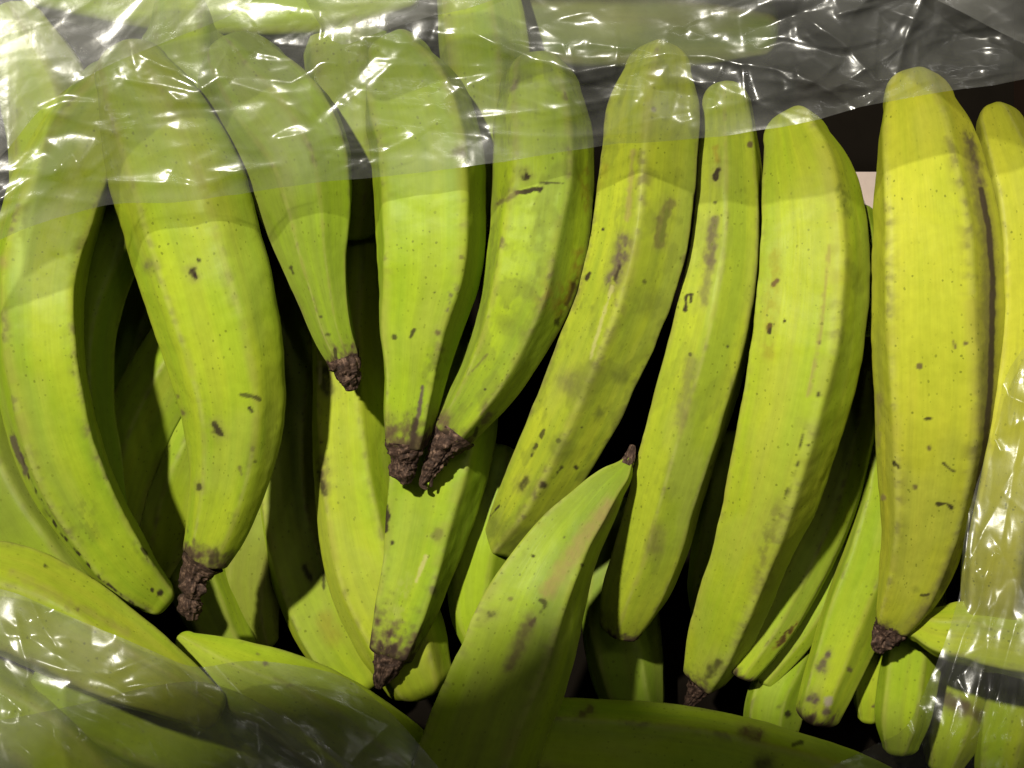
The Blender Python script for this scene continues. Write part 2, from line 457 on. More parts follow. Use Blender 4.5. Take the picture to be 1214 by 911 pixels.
        calm = 0.3 if len(pts) >= 5 else 1.0
        d = d + (wob * min(wd, 9) * 0.9 + wob2 * min(wd, 3) * 0.35) * calm
        if wd >= 7 and ink in ('purple', 'dark', 'brown'):
            lay(sstep(wd * 1.25 + 3, wd * 0.2, d) * strength * 0.42 * upside, (0.17, 0.14, 0.05))
        mask = sstep(wd / 2 * (1 + soft), wd / 2 * (1 - soft), d) * strength * upside
        if wd >= 9: mask = mask * (0.55 + 0.75 * np.clip(fbm(U / 4, W / 6, seed + 88, 3), 0.2, 0.6))
        if brk: mask = mask * sstep(0.5 - (1 - brk) * 0.5, 0.62, fbm(U / 6, W / 9, seed + 77, 3))
        lay(mask, ink)
    skin = np.stack([np.broadcast_to(np.radians(ang) * hmax * S, (nr, nc)) + seed * 0.37,
                     np.broadcast_to(s[:, None] * S, (nr, nc)) + seed * 0.71, np.zeros((nr, nc))], -1)
    o = grid_mesh('plantain', V, nr, nc, True, PEEL,
                  {'tint': np.clip(col, 0.004, 0.9).reshape(-1, 3), 'skin': skin.reshape(-1, 3), 'wear': wear.reshape(-1)})
    o['label'] = label; o['category'] = 'plantain'; o['group'] = 'green plantains piled in the box'
    if stem is not None:
        for q in ([stem] if isinstance(stem[0], tuple) else stem):
            husk(q, seed, o)
    return o

def husk(spine, seed, parent, name='dried_tip'):
    """shrivelled brown end of a fruit: folded, ragged, with a knob"""
    spine = np.asarray(spine, float)
    n = int(np.linalg.norm(np.diff(spine[:, :2], axis=0), axis=1).sum() / 0.7) + 8
    Q = catmull(spine, n)
    r = Q[-1, 2]; v = Q[-1] - Q[-2]; v[2] = 0; v /= np.linalg.norm(v[:2]) + 1e-9
    k = np.linspace(0, 1, 8)[1:, None]
    tail = Q[-1] + v * np.sin(k * 1.57) * r * 0.6
    tail[:, 2] = r * np.cos(k[:, 0] * 1.57)
    Q = np.vstack([Q, tail]); n = len(Q)
    nc = 64
    th = np.linspace(0, 2 * math.pi, nc, endpoint=False)
    P3 = np.stack([Q[:, 0], -Q[:, 1], Q[:, 3]], -1)
    T = np.gradient(P3, axis=0); T /= np.maximum(np.linalg.norm(T, axis=1, keepdims=True), 1e-9)
    side = np.stack([-T[:, 1], T[:, 0], 0 * T[:, 0]], -1); side /= np.linalg.norm(side, axis=1, keepdims=True)
    up = np.cross(T, side)
    s = np.r_[0, np.cumsum(np.linalg.norm(np.diff(P3, axis=0), axis=1))][:, None]
    cxn, snn = np.cos(th)[None], np.sin(th)[None]
    f1 = fbm(cxn * 2.2 + 7 + s * 0.02, snn * 2.2 + seed + s * 0.05, seed + 51, 3) - 0.5
    f2 = fbm(cxn * 3 + s / 5 + 3, snn * 3 + s / 5 + seed, seed + 52, 3) - 0.5
    rings = np.abs(fbm(s / 9 + snn * 0.8, cxn * 1.2 + seed, seed + 53, 2) - 0.5)
    env = sstep(0.0, 0.35, s / s[-1])
    fur = np.abs(fbm(cxn * 4 + 11 + s * 0.015, snn * 4 + seed + s * 0.02, seed + 54, 2) - 0.5)
    m = 1 + (f1 * 0.75 + f2 * 0.34 - rings * 0.35 - fur * 0.8 + 0.12) * (0.3 + 0.7 * env)
    A = side[:, None] * (cxn * Q[:, 2:3] * m)[..., None] + up[:, None] * (snn * Q[:, 2:3] * m * 0.9)[..., None]
    X = Q[:, 0:1] + A[..., 0]; Y = Q[:, 1:2] - A[..., 1]; Z = Q[:, 3:4] + A[..., 2]
    V = at(X, Y, Z)
    skin = np.stack([np.broadcast_to(th[None] * 12 * S, X.shape) + seed, np.broadcast_to(s * S, X.shape), 0 * X], -1)
    return grid_mesh(name, V, n, nc, True, DRIED, {'skin': skin.reshape(-1, 3)}, parent=parent)

def mixc(a, b, t): return tuple(np.array(a) * (1 - t) + np.array(b) * t)
ylim = mixc(LIM, YEL, 0.45)

# ---- top layer ----------------------------------------------------------------
plantain('leftmost broad plantain with a thin black line down its outer ridge',
    [(128, 105, 36, -80), (96, 165, 52, -60), (66, 238, 60, -42), (48, 310, 58, -28), (44, 390, 55, -15), (53, 470, 54, -15), (76, 550, 52, -20), (112, 620, 45, -28), (155, 680, 36, -35), (183, 705, 25, -40)],
    [85, 168, 10, 235, 305], (mixc(GRN, LIM, 0.5), mixc(LIM, YEL, 0.25)), 11, drop=80, ridge=0.5, end=0.9,
    marks=[([(12, 505), (38, 575), (70, 630), (118, 685), (165, 722)], 3.0, 'dark', 0.95, 0.5, 0.75),
           ([(14, 520), (30, 560)], 7, 'purple', 0.8), ([(190, 703)], 6, 'dark', 0.95), ([(180, 700)], 4, 'dark', 0.9),
           ([(100, 602)], 26, 'olive', 0.35, 0.6, 0.8), ([(104, 630)], 30, 'olive', 0.35, 0.6, 0.8), ([(52, 610)], 12, 'olive', 0.5),
           ([(168, 650), (174, 657)], 4, 'dark', 0.8), ([(2, 310)], 14, 'tan', 0.6, 0.8)])
plantain('wide plantain under the film edge left of centre, ending in a knobbly brown stub',
    [(158, 92, 48, -50), (174, 125, 62, -26), (203, 200, 77, -4), (240, 320, 78, 6), (264, 410, 72, 6), (276, 490, 62, 2), (272, 560, 49, -4), (258, 620, 39, -9), (244, 660, 29, -14)],
    [98, 38, 160, 345, 230, 290], (mixc(GRN, LIM, 0.55), mixc(LIM, YEL, 0.3)), 12, drop=60, ridge=0.25, end=0.35, p=9,
    stem=[[(242, 664, 27, -14), (235, 676, 17, -18), (230, 688, 14, -22), (229, 698, 15, -24), (228, 706, 9, -26)], [(228, 702, 7, -28), (226, 712, 12, -34), (227, 724, 12, -40), (228, 732, 7, -42)]], tip_brown=34,
    marks=[([(228, 322), (229, 326)], 9, 'dark', 1, 0.3), ([(235, 308)], 5, 'dark', 0.9), ([(253, 503), (262, 514)], 9, 'dark', 0.9, 0.3),
           ([(286, 468), (297, 470), (307, 473)], 5, 'dark', 0.75, 0.4), ([(296, 484), (299, 488)], 4, 'dark', 0.9), ([(237, 576), (237, 580)], 7, 'dark', 0.8),
           ([(256, 655), (252, 668)], 11, 'dark', 0.75, 0.4), ([(276, 614)], 15, 'olive', 0.55, 0.6, 0.6), ([(300, 533)], 7, 'brown', 0.5), ([(302, 548)], 4, 'dark', 0.6),
           ([(284, 555), (286, 562)], 4, 'brown', 0.6), ([(208, 470)], 6, 'brown', 0.8), ([(216, 490)], 8, 'brown', 0.7), ([(176, 315)], 12, 'purple', 0.5, 0.8),
           ([(328, 505), (328, 518)], 3, 'dark', 0.7, 0.5, 0.7), ([(275, 660)], 14, 'olive', 0.6)])
plantain('short plantain tapering to a thin black-capped neck between two wider ones',
    [(288, 92, 56, -60), (316, 135, 72, -36), (348, 190, 68, -14), (361, 245, 56, -4), (370, 300, 42, -2), (382, 350, 31, 0), (397, 400, 24, 0), (407, 424, 20, 0)],
    [58, 100, 148, 5, 225, 295], (mixc(GRN, OLV, 0.45), mixc(GRN, LIM, 0.6)), 13, drop=30, ridge=0.45, end=0.25, p=22,
    stem=[(406, 423, 20, 0), (410, 434, 19, -1), (412, 444, 15, -4), (415, 452, 13, -6), (417, 459, 8, -7)], tip_brown=26,
    marks=[([(345, 318), (347, 324)], 4, 'dark', 0.8), ([(389, 396)], 5, 'dark', 0.8), ([(381, 376)], 4, 'dark', 0.7), ([(397, 415), (398, 424)], 3, 'dark', 0.8)])
plantain('green plantain with a dark wedge-shaped scar above the left of two touching stubs',
    [(474, 74, 40, -55), (490, 115, 62, -25), (505, 170, 67, -4), (510, 250, 66, 4), (510, 320, 62, 6), (499, 390, 49, 6), (492, 450, 37, 4), (485, 500, 31, 2), (482, 525, 26, 0)],
    [96, 14, 172, 240, 305], (mixc(GRN, LIM, 0.35), mixc(LIM, YEL, 0.05)), 14, drop=30, ridge=0.45, end=0.25, p=14, tip_brown=40,
    stem=[(481, 524, 26, 0), (480, 537, 20, -2), (479, 547, 14, -5), (479, 556, 15, -8), (480, 564, 13, -9), (481, 571, 7, -10)],
    marks=[([(501, 458), (497, 490), (489, 520)], 5, 'purple', 0.9, 0.4), ([(493, 500), (487, 530)], 9, 'dark', 0.75, 0.5), ([(486, 400), (491, 391)], 4, 'dark', 0.85),
           ([(467, 400)], 5, 'dark', 0.8), ([(515, 347)], 3, 'dark', 0.8), ([(538, 335), (532, 360), (529, 368)], 5, 'purple', 0.7, 0.6, 0.8), ([(519, 395)], 7, 'brown', 0.8),
           ([(516, 430), (510, 445)], 22, 'olive', 0.6, 0.7, 0.8), ([(544, 180)], 12, 'purple', 0.6), ([(446, 480), (452, 520)], 8, 'brown', 0.6, 0.8),
           ([(463, 500), (465, 525)], 16, 'brown', 0.5, 0.9, 0.6), ([(524, 415)], 7, 'brown', 0.5), ([(547, 305)], 5, 'brown', 0.6)])
plantain('bruised olive plantain curving to the torn pointed right one of two touching stubs',
    [(640, 106, 48, -50), (643, 145, 58, -25), (645, 190, 60, -8), (641, 260, 60, 0), (630, 330, 57, 2), (610, 390, 48, 2), (582, 447, 39, 2), (553, 490, 31, 2), (537, 512, 27, 1)],
    [95, 160, 25, 225, 300], (mixc(GRN, OLV, 0.4), mixc(LIM, YEL, 0.1)), 15, drop=35, ridge=0.7, blotch=0.45, end=0.3, tip_brown=24, ridge_ink='brown',
    stem=[[(540, 511, 28, 1), (530, 524, 20, 0), (521, 538, 15, -4), (511, 554, 11, -9), (504, 566, 6, -13), (500, 575, 3, -15), (506, 580, 1.5, -16)], [(520, 552, 4, -6), (512, 566, 2.5, -12), (511, 577, 1.5, -16)]],
    marks=[([(620, 206), (625, 210)], 9, 'dark', 0.95, 0.3, 0.4), ([(614, 229), (642, 224)], 6, 'dark', 0.95, 0.3), ([(640, 217), (668, 217)], 2.5, 'dark', 0.8), ([(590, 242), (612, 230)], 7, 'brown', 0.6),
           ([(690, 300), (682, 335), (665, 370)], 14, 'rust', 0.7, 0.8, 0.6), ([(684, 330), (672, 365), (660, 385)], 6, 'dark', 0.8, 0.5, 0.7), ([(655, 350)], 34, 'rust', 0.35, 0.9, 0.7),
           ([(624, 343)], 22, 'olive', 0.5, 0.6), ([(600, 385)], 22, 'olive', 0.5, 0.6), ([(575, 462)], 3.5, 'dark', 0.95), ([(524, 495)], 12, 'brown', 0.8), ([(579, 492), (573, 500)], 7, 'purple', 0.7, 0.5),
           ([(566, 508), (563, 516)], 4, 'dark', 0.8), ([(640, 440), (620, 470)], 5, 'brown', 0.7, 0.6, 0.8), ([(693, 200), (696, 250)], 10, 'rust', 0.5, 0.9, 0.7), ([(655, 415)], 20, 'olive', 0.4, 0.7),
           ([(578, 420), (560, 440)], 3, 'brown', 0.5)])
plantain('long yellowish plantain with a purple bruise and an oval scar near its upper end',
    [(780, 84, 40, -50), (776, 120, 53, -25), (769, 190, 57, -4), (760, 270, 58, 4), (741, 350, 56, 6), (711, 425, 53, 4), (678, 500, 50, 0), (643, 568, 44, -6), (612, 620, 35, -14), (597, 640, 26, -18)],
    [50, 138, 340, 215, 285], (mixc(OLV, LIM, 0.45), mixc(LIM, YEL, 0.55)), 16, drop=130, ridge=0.55, blotch=0.4, end=0.8, p=15,
    marks=[([(741, 285), (735, 310), (726, 335)], 15, 'purple', 0.9, 0.7, 0.3), ([(735, 316), (729, 332)], 5, 'dark', 0.8), ([(726, 340), (712, 385), (700, 425)], 3.5, 'pale', 0.7, 0.6),
           ([(793, 243), (785, 260), (783, 288)], 13, 'brown', 0.55, 0.35), ([(791, 250), (785, 285)], 5, 'olive', 0.7), ([(775, 360)], 32, 'olive', 0.55, 0.5), ([(699, 324), (695, 331)], 5, 'dark', 0.95),
           ([(715, 272)], 4, 'dark', 0.9), ([(764, 334)], 5, 'dark', 0.6), ([(676, 455)], 24, 'purple', 0.45, 0.9), ([(700, 440), (690, 460)], 30, 'olive', 0.5, 0.6), ([(734, 447)], 16, 'olive', 0.7),
           ([(711, 490)], 11, 'olive', 0.8), ([(622, 572), (618, 577)], 11, 'dark', 0.8, 0.5), ([(643, 576)], 8, 'dark', 0.85), ([(652, 570), (666, 554)], 3.5, 'dark', 0.8, 0.5, 0.8), ([(662, 523)], 5, 'dark', 0.9),
           ([(690, 507)], 4, 'dark', 0.95), ([(683, 554)], 6, 'dark', 0.95), ([(645, 510), (630, 540)], 4, 'dark', 0.8, 0.5, 0.85), ([(600, 592), (580, 612)], 3, 'dark', 0.9, 0.4, 0.85), ([(665, 532)], 30, 'olive', 0.6, 0.6), ([(590, 630)], 34, 'olive', 0.6, 0.7),
           ([(706, 225), (716, 200)], 10, 'rust', 0.3, 0.8), ([(775, 130)], 6, 'brown', 0.7), ([(750, 180), (744, 260)], 6, 'tan', 0.6, 0.8)])
plantain('slim plantain with a long grey scar, right of the yellowish one with an oval scar',
    [(862, 125, 30, -60), (865, 190, 38, -36), (864, 270, 42, -26), (853, 350, 47, -22), (836, 430, 48, -20), (812, 510, 47, -20), (789, 590, 44, -22), (766, 670, 42, -26), (748, 715, 36, -32), (738, 742, 27, -36)],
    [72, 125, 10, 200, 285], (mixc(OLV, LIM, 0.55), mixc(LIM, YEL, 0.45)), 17, drop=170, ridge=0.3, blotch=0.25, end=0.5, tip_brown=34,
    marks=[([(851, 203), (849, 212)], 8, 'dark', 0.95, 0.4), ([(889, 172)], 6, 'brown', 0.9), ([(848, 240)], 4, 'dark', 0.7), ([(846, 262), (842, 310)], 11, 'purple', 0.75, 0.7), ([(840, 310), (833, 360)], 9, 'purple', 0.45, 0.8),
           ([(814, 352), (812, 368)], 4, 'dark', 0.95), ([(819, 350), (819, 358)], 4, 'dark', 0.95), ([(815, 350), (821, 349)], 4, 'dark', 0.9), ([(820, 430), (806, 500)], 12, 'purple', 0.4, 0.9),
           ([(863, 411)], 4, 'dark', 0.9), ([(845, 556)], 7, 'olive', 0.8), ([(778, 632), (776, 650)], 16, 'brown', 0.45, 0.9), ([(850, 190), (848, 175)], 7, 'rust', 0.5, 0.8), ([(793, 579)], 3, 'dark', 0.9), ([(818, 420)], 4, 'dark', 0.7)])
plantain('thick bright lime plantain with a darker right flank, right of the slim one',
    [(945, 165, 40, -45), (957, 205, 55, -22), (966, 275, 63, -4), (964, 350, 66, 2), (954, 430, 66, 4), (936, 510, 62, 2), (914, 590, 56, -4), (888, 665, 46, -12), (864, 730, 42, -22), (848, 775, 36, -32), (836, 803, 27, -36)],
    [118, 14, 190, 250, 315], (mixc(LIM, YEL, 0.1), mixc(LIM, YEL, 0.5)), 18, drop=200, ridge=0.3, end=0.4, p=13, tip_brown=26, stem=[(830, 812, 16, -38), (823, 824, 10, -44), (817, 832, 6, -48), (812, 837, 3, -52)],
    marks=[([(913, 386), (911, 394)], 6, 'dark', 0.95, 0.4), ([(922, 332), (917, 338)], 5, 'brown', 0.95), ([(918, 300), (910, 420)], 14, 'rust', 0.35, 0.9, 0.5), ([(930, 381)], 3, 'dark', 0.9), ([(970, 468)], 5, 'dark', 0.9), ([(957, 528)], 4, 'dark', 0.9),
           ([(984, 290), (972, 400), (958, 470)], 4, 'tan', 0.6, 0.7), ([(956, 500), (945, 550), (930, 595)], 3, 'dark', 0.85, 0.5, 0.75), ([(972, 407)], 4, 'brown', 0.7), ([(920, 610), (910, 640), (905, 690)], 22, 'brown', 0.4, 0.9, 0.7),
           ([(852, 786), (840, 800)], 11, 'dark', 0.75, 0.5), ([(945, 292)], 3, 'dark', 0.8), ([(1008, 315), (1018, 345)], 12, 'olive', 0.4, 0.8), ([(995, 225), (1005, 250)], 12, 'olive', 0.7, 0.8, 0.5)])
plantain('big yellow plantain with a dark purple line along its right ridge and a brown stub',
    [(1090, 122, 44, -30), (1096, 150, 55, -16), (1103, 195, 65, 4), (1111, 280, 77, 14), (1114, 380, 81, 16), (1113, 470, 78, 14), (1105, 560, 66, 8), (1094, 640, 51, 0), (1076, 705, 38, -8), (1063, 735, 27, -14)],
    [92, 18, 165, 230, 300], (mixc(LIM, YEL, 0.65), tuple(YEL * 1.1)), 19, drop=140, ridge=0.4, end=0.3, p=13, tip_brown=20,
    stem=[(1060, 738, 22, -12), (1052, 752, 17, -16), (1045, 763, 13, -19), (1042, 770, 8, -21)],
    marks=[([(1148, 160), (1154, 180), (1163, 215)], 9, 'purple', 0.75, 0.8, 0.3), ([(1163, 225), (1172, 270), (1177, 330), (1176, 400), (1174, 460), (1168, 530), (1158, 583)], 7, 'dark', 0.93, 0.35),
           ([(1150, 180), (1172, 290), (1168, 520), (1158, 590)], 15, 'purple', 0.5, 0.9), ([(1090, 435)], 6, 'brown', 0.85), ([(1096, 497), (1103, 497)], 4, 'dark', 0.9), ([(1101, 530)], 6, 'brown', 0.85), ([(1060, 549), (1065, 553)], 5, 'dark', 0.95),
           ([(1118, 550), (1130, 559)], 4, 'dark', 0.85), ([(1085, 577)], 6, 'brown', 0.8), ([(1048, 590)], 7, 'tan', 0.9), ([(1112, 598), (1122, 597), (1128, 602)], 4, 'dark', 0.9), ([(1131, 405), (1132, 412)], 4, 'brown', 0.8), ([(1145, 407)], 4, 'brown', 0.8),
           ([(1041, 470), (1038, 530)], 8, 'tan', 0.55, 0.8), ([(1062, 320), (1055, 420)], 20, 'olive', 0.12, 0.9), ([(1145, 640), (1110, 705), (1080, 742)], 12, 'purple', 0.55, 0.9, 0.4), ([(1092, 706), (1100, 705)], 3, 'dark', 0.8),
           ([(1085, 700)], 9, 'olive', 0.4), ([(1052, 323)], 3, 'dark', 0.7), ([(1030, 360)], 8, 'brown', 0.4)])
plantain('yellow plantain at the right edge of the heap, half hidden by the crumpled film',
    [(1186, 150, 30, -60), (1206, 205, 40, -35), (1222, 300, 46, -22), (1226, 400, 48, -20), (1216, 500, 50, -24), (1198, 600, 50, -60), (1186, 690, 48, -130), (1180, 770, 40, -240)],
    [95, 25, 165, 235, 300], (mixc(LIM, YEL, 0.8), tuple(YEL * 1.12)), 20, ridge=0.25, end=0.5)
# ---- below them ---------------------------------------------------------------
plantain('plantain pointing up with a narrow brown tip, its lower body in deep shade',
    [(745, 548, 7, -39), (737, 560, 15, -38), (721, 577, 23, -36), (702, 602, 31, -34), (673, 642, 42, -30), (641, 703, 57, -26), (612, 782, 67, -29), (586, 845, 70, -42), (565, 905, 71, -61), (545, 965, 68, -89)],
    [104, 22, 195, 250, 310], (mixc(GRN, OLV, 0.4), LIM), 31, ridge=0.35, end=0.4, p=21,
    stem=[(742, 551, 9, -39), (747, 540, 6, -40), (750, 529, 3, -41)],
    marks=[([(722, 600), (690, 640), (650, 700)], 18, 'tan', 0.75, 0.8), ([(640, 712), (648, 716), (630, 740)], 5, 'dark', 0.75, 0.5, 0.5), ([(628, 735), (605, 790)], 12, 'brown', 0.7, 0.8), ([(570, 735), (585, 727)], 7, 'dark', 0.75, 0.6, 0.4),
           ([(632, 660)], 4, 'dark', 0.9), ([(669, 637)], 4, 'dark', 0.9), ([(690, 670)], 4, 'dark', 0.8), ([(605, 710)], 5, 'brown', 0.6)])
plantain('green plantain with a blackened lower tip, lying under the two touching brown stubs',
    [(545, 430, 46, -135), (535, 490, 56, -121), (524, 545, 58, -115), (510, 610, 52, -111), (494, 680, 42, -107), (477, 735, 35, -105), (464, 775, 27, -105)],
    [102, 14, 180, 245, 310], (mixc(GRN, LIM, 0.3), mixc(LIM, YEL, 0.12)), 32, ridge=0.45, end=0.3, tip_brown=62, p=13,
    stem=[(463, 778, 20, -105), (456, 796, 13, -107), (451, 808, 8, -111), (449, 815, 4, -114)],
    marks=[([(456, 600), (459, 612), (457, 630)], 6, 'dark', 0.95, 0.4), ([(465, 644)], 5, 'dark', 0.9), ([(519, 630), (517, 636)], 11, 'brown', 0.55, 0.5), ([(505, 660), (493, 690)], 4, 'pale', 0.8), ([(480, 690), (468, 730)], 18, 'pale', 0.25, 0.9, 0.7), ([(514, 700)], 9, 'purple', 0.6)])
plantain('yellow green plantain below the black-capped neck, brown patches on its left edge',
    [(416, 300, 40, -170), (412, 360, 44, -158), (414, 430, 44, -152), (416, 510, 46, -150), (424, 600, 50, -150), (446, 690, 56, -152), (478, 760, 54, -156), (497, 805, 42, -162)],
    [100, 30, 170, 240, 305], (mixc(LIM, YEL, 0.0), mixc(LIM, YEL, 0.42)), 33, ridge=0.3, end=0.6,
    marks=[([(384, 440), (388, 462)], 15, 'dark', 0.8, 0.5, 0.3), ([(380, 430), (379, 455)], 4, 'pale', 0.8), ([(382, 545), (386, 575)], 12, 'brown', 0.6, 0.8, 0.5), ([(378, 560), (385, 585)], 7, 'dark', 0.8, 0.5, 0.5), ([(381, 525)], 4, 'dark', 0.8)])
plantain('half shaded plantain below the wide one, a lit strip along its left edge',
    [(352, 330, 30, -332), (346, 420, 36, -318), (342, 500, 38, -306), (342, 560, 38, -296), (350, 630, 41, -286), (372, 700, 45, -282), (404, 765, 42, -282), (430, 805, 34, -286)],
    [85, 170, 25, 240, 305], (mixc(LIM, YEL, 0.0), mixc(LIM, YEL, 0.4)), 34, ridge=0.3, end=0.5, p=13,
    marks=[([(362, 675), (368, 685)], 7, 'dark', 0.8), ([(383, 678), (384, 698)], 3, 'dark', 0.8), ([(385, 735), (395, 755)], 20, 'rust', 0.4, 0.9)])
plantain('narrow plantain with a brown scab tucked against the thick bright lime one',
    [(1022, 380, 22, -215), (1018, 440, 28, -206), (1005, 520, 32, -200), (982, 600, 33, -198), (950, 675, 32, -198), (912, 745, 28, -202), (880, 795, 20, -208)],
    [118, 50, 10, 210, 290], (mixc(GRN, LIM, 0.7), mixc(LIM, YEL, 0.25)), 35, ridge=0.5, end=0.5, p=14, tip_brown=14,
    marks=[([(944, 738), (932, 754), (918, 768)], 6, 'rust', 0.95, 0.3, 0.6), ([(942, 740), (922, 765)], 5, 'dark', 0.7, 0.4, 0.7)])
plantain('thin sliver of plantain second right of the thick bright lime one, mostly hidden',
    [(1046, 480, 24, -260), (1042, 550, 28, -250), (1022, 620, 28, -244), (985, 695, 25, -242), (945, 755, 21, -244), (905, 805, 15, -248)],
    [110, 45, 0, 210, 290], (mixc(GRN, LIM, 0.5), mixc(LIM, YEL, 0.1)), 36, ridge=0.3, end=0.4)
plantain('plantain with round grey spots near its blunt lower end, beside the big yellow one',
    [(1058, 520, 30, -230), (1052, 600, 36, -220), (1032, 680, 40, -212), (1006, 750, 38, -208), (983, 810, 32, -208), (970, 845, 28, -210)],
    [95, 30, 165, 235, 300], (mixc(GRN, LIM, 0.75), mixc(LIM, YEL, 0.3)), 37, ridge=0.4, end=0.6, tip_brown=24,
    marks=[([(981, 775)], 7, 'purple', 0.9), ([(974, 790)], 12, 'purple', 0.9, 0.4), ([(965, 829)], 14, 'purple', 0.9, 0.35), ([(981, 831)], 12, (0.30, 0.25, 0.20), 0.9, 0.3), ([(978, 845)], 8, 'purple', 0.85), ([(1007, 794)], 6, 'brown', 0.8)])
plantain('dark shaded plantain curving behind the leftmost broad one',
    [(185, 215, 40, -120), (152, 250, 42, -110), (118, 320, 42, -100), (98, 400, 40, -95), (98, 480, 38, -95), (112, 550, 34, -98), (130, 600, 22, -104)],
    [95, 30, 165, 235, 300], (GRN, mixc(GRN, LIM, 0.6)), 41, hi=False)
plantain('partly lit plantain deep in the gap left of the wide one, upper of two',
    [(262, 330, 30, -215), (225, 390, 38, -207), (190, 450, 42, -201), (160, 510, 42, -199), (142, 570, 38, -201), (136, 630, 28, -207)],
    [120, 50, 190, 250, 310], (mixc(GRN, LIM, 0.6), mixc(LIM, YEL, 0.25)), 42, p=13)
plantain('partly lit plantain deep in the gap left of the wide one, lower of two',
    [(285, 400, 34, -235), (252, 470, 40, -226), (222, 530, 42, -222), (200, 590, 40, -224), (184, 650, 34, -230), (174, 690, 22, -236)],
    [120, 50, 190, 250, 310], (mixc(GRN, LIM, 0.6), mixc(LIM, YEL, 0.2)), 43, p=13)
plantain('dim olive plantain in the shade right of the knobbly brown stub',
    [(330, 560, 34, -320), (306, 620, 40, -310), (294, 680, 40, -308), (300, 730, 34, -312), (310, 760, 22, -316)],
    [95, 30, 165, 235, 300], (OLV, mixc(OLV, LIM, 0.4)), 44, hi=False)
plantain('dim plantain in the shade below the knobbly brown stub',
    [(215, 600, 34, -290), (226, 660, 40, -286), (250, 720, 38, -286), (276, 770, 30, -290)],
    [95, 30, 165, 235, 300], (mixc(GRN, OLV, 0.5), LIM), 45, hi=False)
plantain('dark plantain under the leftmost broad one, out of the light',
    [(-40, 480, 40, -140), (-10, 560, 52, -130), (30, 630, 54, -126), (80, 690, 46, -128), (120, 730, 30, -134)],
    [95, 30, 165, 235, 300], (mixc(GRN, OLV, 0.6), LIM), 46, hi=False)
plantain('small shaded plantain between the blackened tip and the front plantain',
    [(590, 560, 34, -190), (580, 620, 40, -180), (568, 680, 38, -176), (566, 730, 32, -176), (574, 770, 22, -180)],
    [95, 30, 165, 235, 300], (mixc(GRN, LIM, 0.6), LIM), 47, hi=False)
plantain('plantain strip with a lit edge at the left of the thick bright lime one',
    [(868, 540, 30, -280), (862, 600, 34, -272), (852, 660, 34, -268), (842, 705, 28, -268), (836, 738, 16, -272)],
    [95, 30, 165, 235, 300], (mixc(GRN, LIM, 0.7), mixc(LIM, YEL, 0.2)), 48, hi=False)
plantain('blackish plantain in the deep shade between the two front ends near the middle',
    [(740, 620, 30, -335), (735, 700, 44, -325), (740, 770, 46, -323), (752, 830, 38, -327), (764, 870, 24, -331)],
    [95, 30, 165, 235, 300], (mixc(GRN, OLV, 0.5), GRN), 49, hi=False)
plantain('short plantain with one black dot beside the three grey spots, low in the box',
    [(965, 740, 24, -280), (940, 790, 32, -272), (920, 830, 36, -268), (915, 870, 32, -268), (920, 900, 22, -272)],
    [95, 30, 165, 235, 300], (mixc(GRN, LIM, 0.6), LIM), 50, marks=[([(934, 847)], 6, 'dark', 0.9), ([(924, 838)], 5, 'olive', 0.8)])
plantain('small bright plantain end low in the gap left of the clear film at the right',
    [(1066, 680, 22, -290), (1052, 740, 28, -282), (1040, 790, 28, -280), (1034, 830, 24, -282), (1032, 850, 16, -286)],
    [95, 30, 165, 235, 300], (LIM, mixc(LIM, YEL, 0.4)), 51, marks=[([(1034, 838), (1040, 836)], 4, 'brown', 0.9)])
plantain('plantain end shaded by the brown stub above it, just left of the upright-creased film',
    [(1092, 700, 30, -250), (1085, 760, 35, -240), (1076, 815, 36, -236), (1070, 860, 32, -238), (1068, 885, 22, -242)],
    [100, 30, 170, 240, 305], (mixc(GRN, LIM, 0.55), mixc(LIM, YEL, 0.1)), 52, p=14)
plantain('plantain lying crosswise under the crumpled film at the right',
    [(1090, 742, 20, -160), (1115, 748, 32, -152), (1160, 752, 40, -146), (1210, 762, 42, -144), (1260, 775, 42, -146)],
    [95, 30, 165, 235, 300], (mixc(LIM, YEL, 0.1), mixc(LIM, YEL, 0.5)), 53)
plantain('brown spotted plantain end under the film in the front right corner',
    [(1170, 740, 36, -360), (1150, 790, 42, -352), (1136, 840, 42, -350), (1126, 880, 36, -352), (1120, 905, 24, -356)],
    [95, 30, 165, 235, 300], (mixc(LIM, YEL, 0.1), mixc(LIM, YEL, 0.4)), 54, marks=[([(1105, 820), (1145, 838)], 12, 'dark', 0.75, 0.5), ([(1120, 830), (1165, 850)], 14, 'brown', 0.7, 0.6)])
plantain('rounded plantain under the film at the right border of the front corner',
    [(1230, 760, 40, -360), (1214, 820, 46, -354), (1200, 870, 44, -354), (1190, 915, 36, -358)],
    [95, 30, 165, 235, 300], (mixc(GRN, LIM, 0.8), mixc(LIM, YEL, 0.3)), 55, hi=False)
plantain('shaded plantain lying crosswise along the front of the box',
    [(560, 872, 30, -150), (620, 876, 46, -140), (720, 884, 56, -132), (820, 896, 58, -130), (920, 918, 56, -130), (1020, 945, 48, -134), (1090, 965, 34, -140)],
    [85, 20, 160, 230, 300], (mixc(GRN, LIM, 0.4), mixc(LIM, YEL, 0.1)), 56, ridge=0.5, end=0.5,
    marks=[([(885, 868), (898, 872)], 15, 'brown', 0.9, 0.4), ([(690, 846), (700, 842)], 9, 'brown', 0.8), ([(905, 908)], 22, 'dark', 0.8), ([(940, 884), (950, 880)], 5, 'dark', 0.8)])
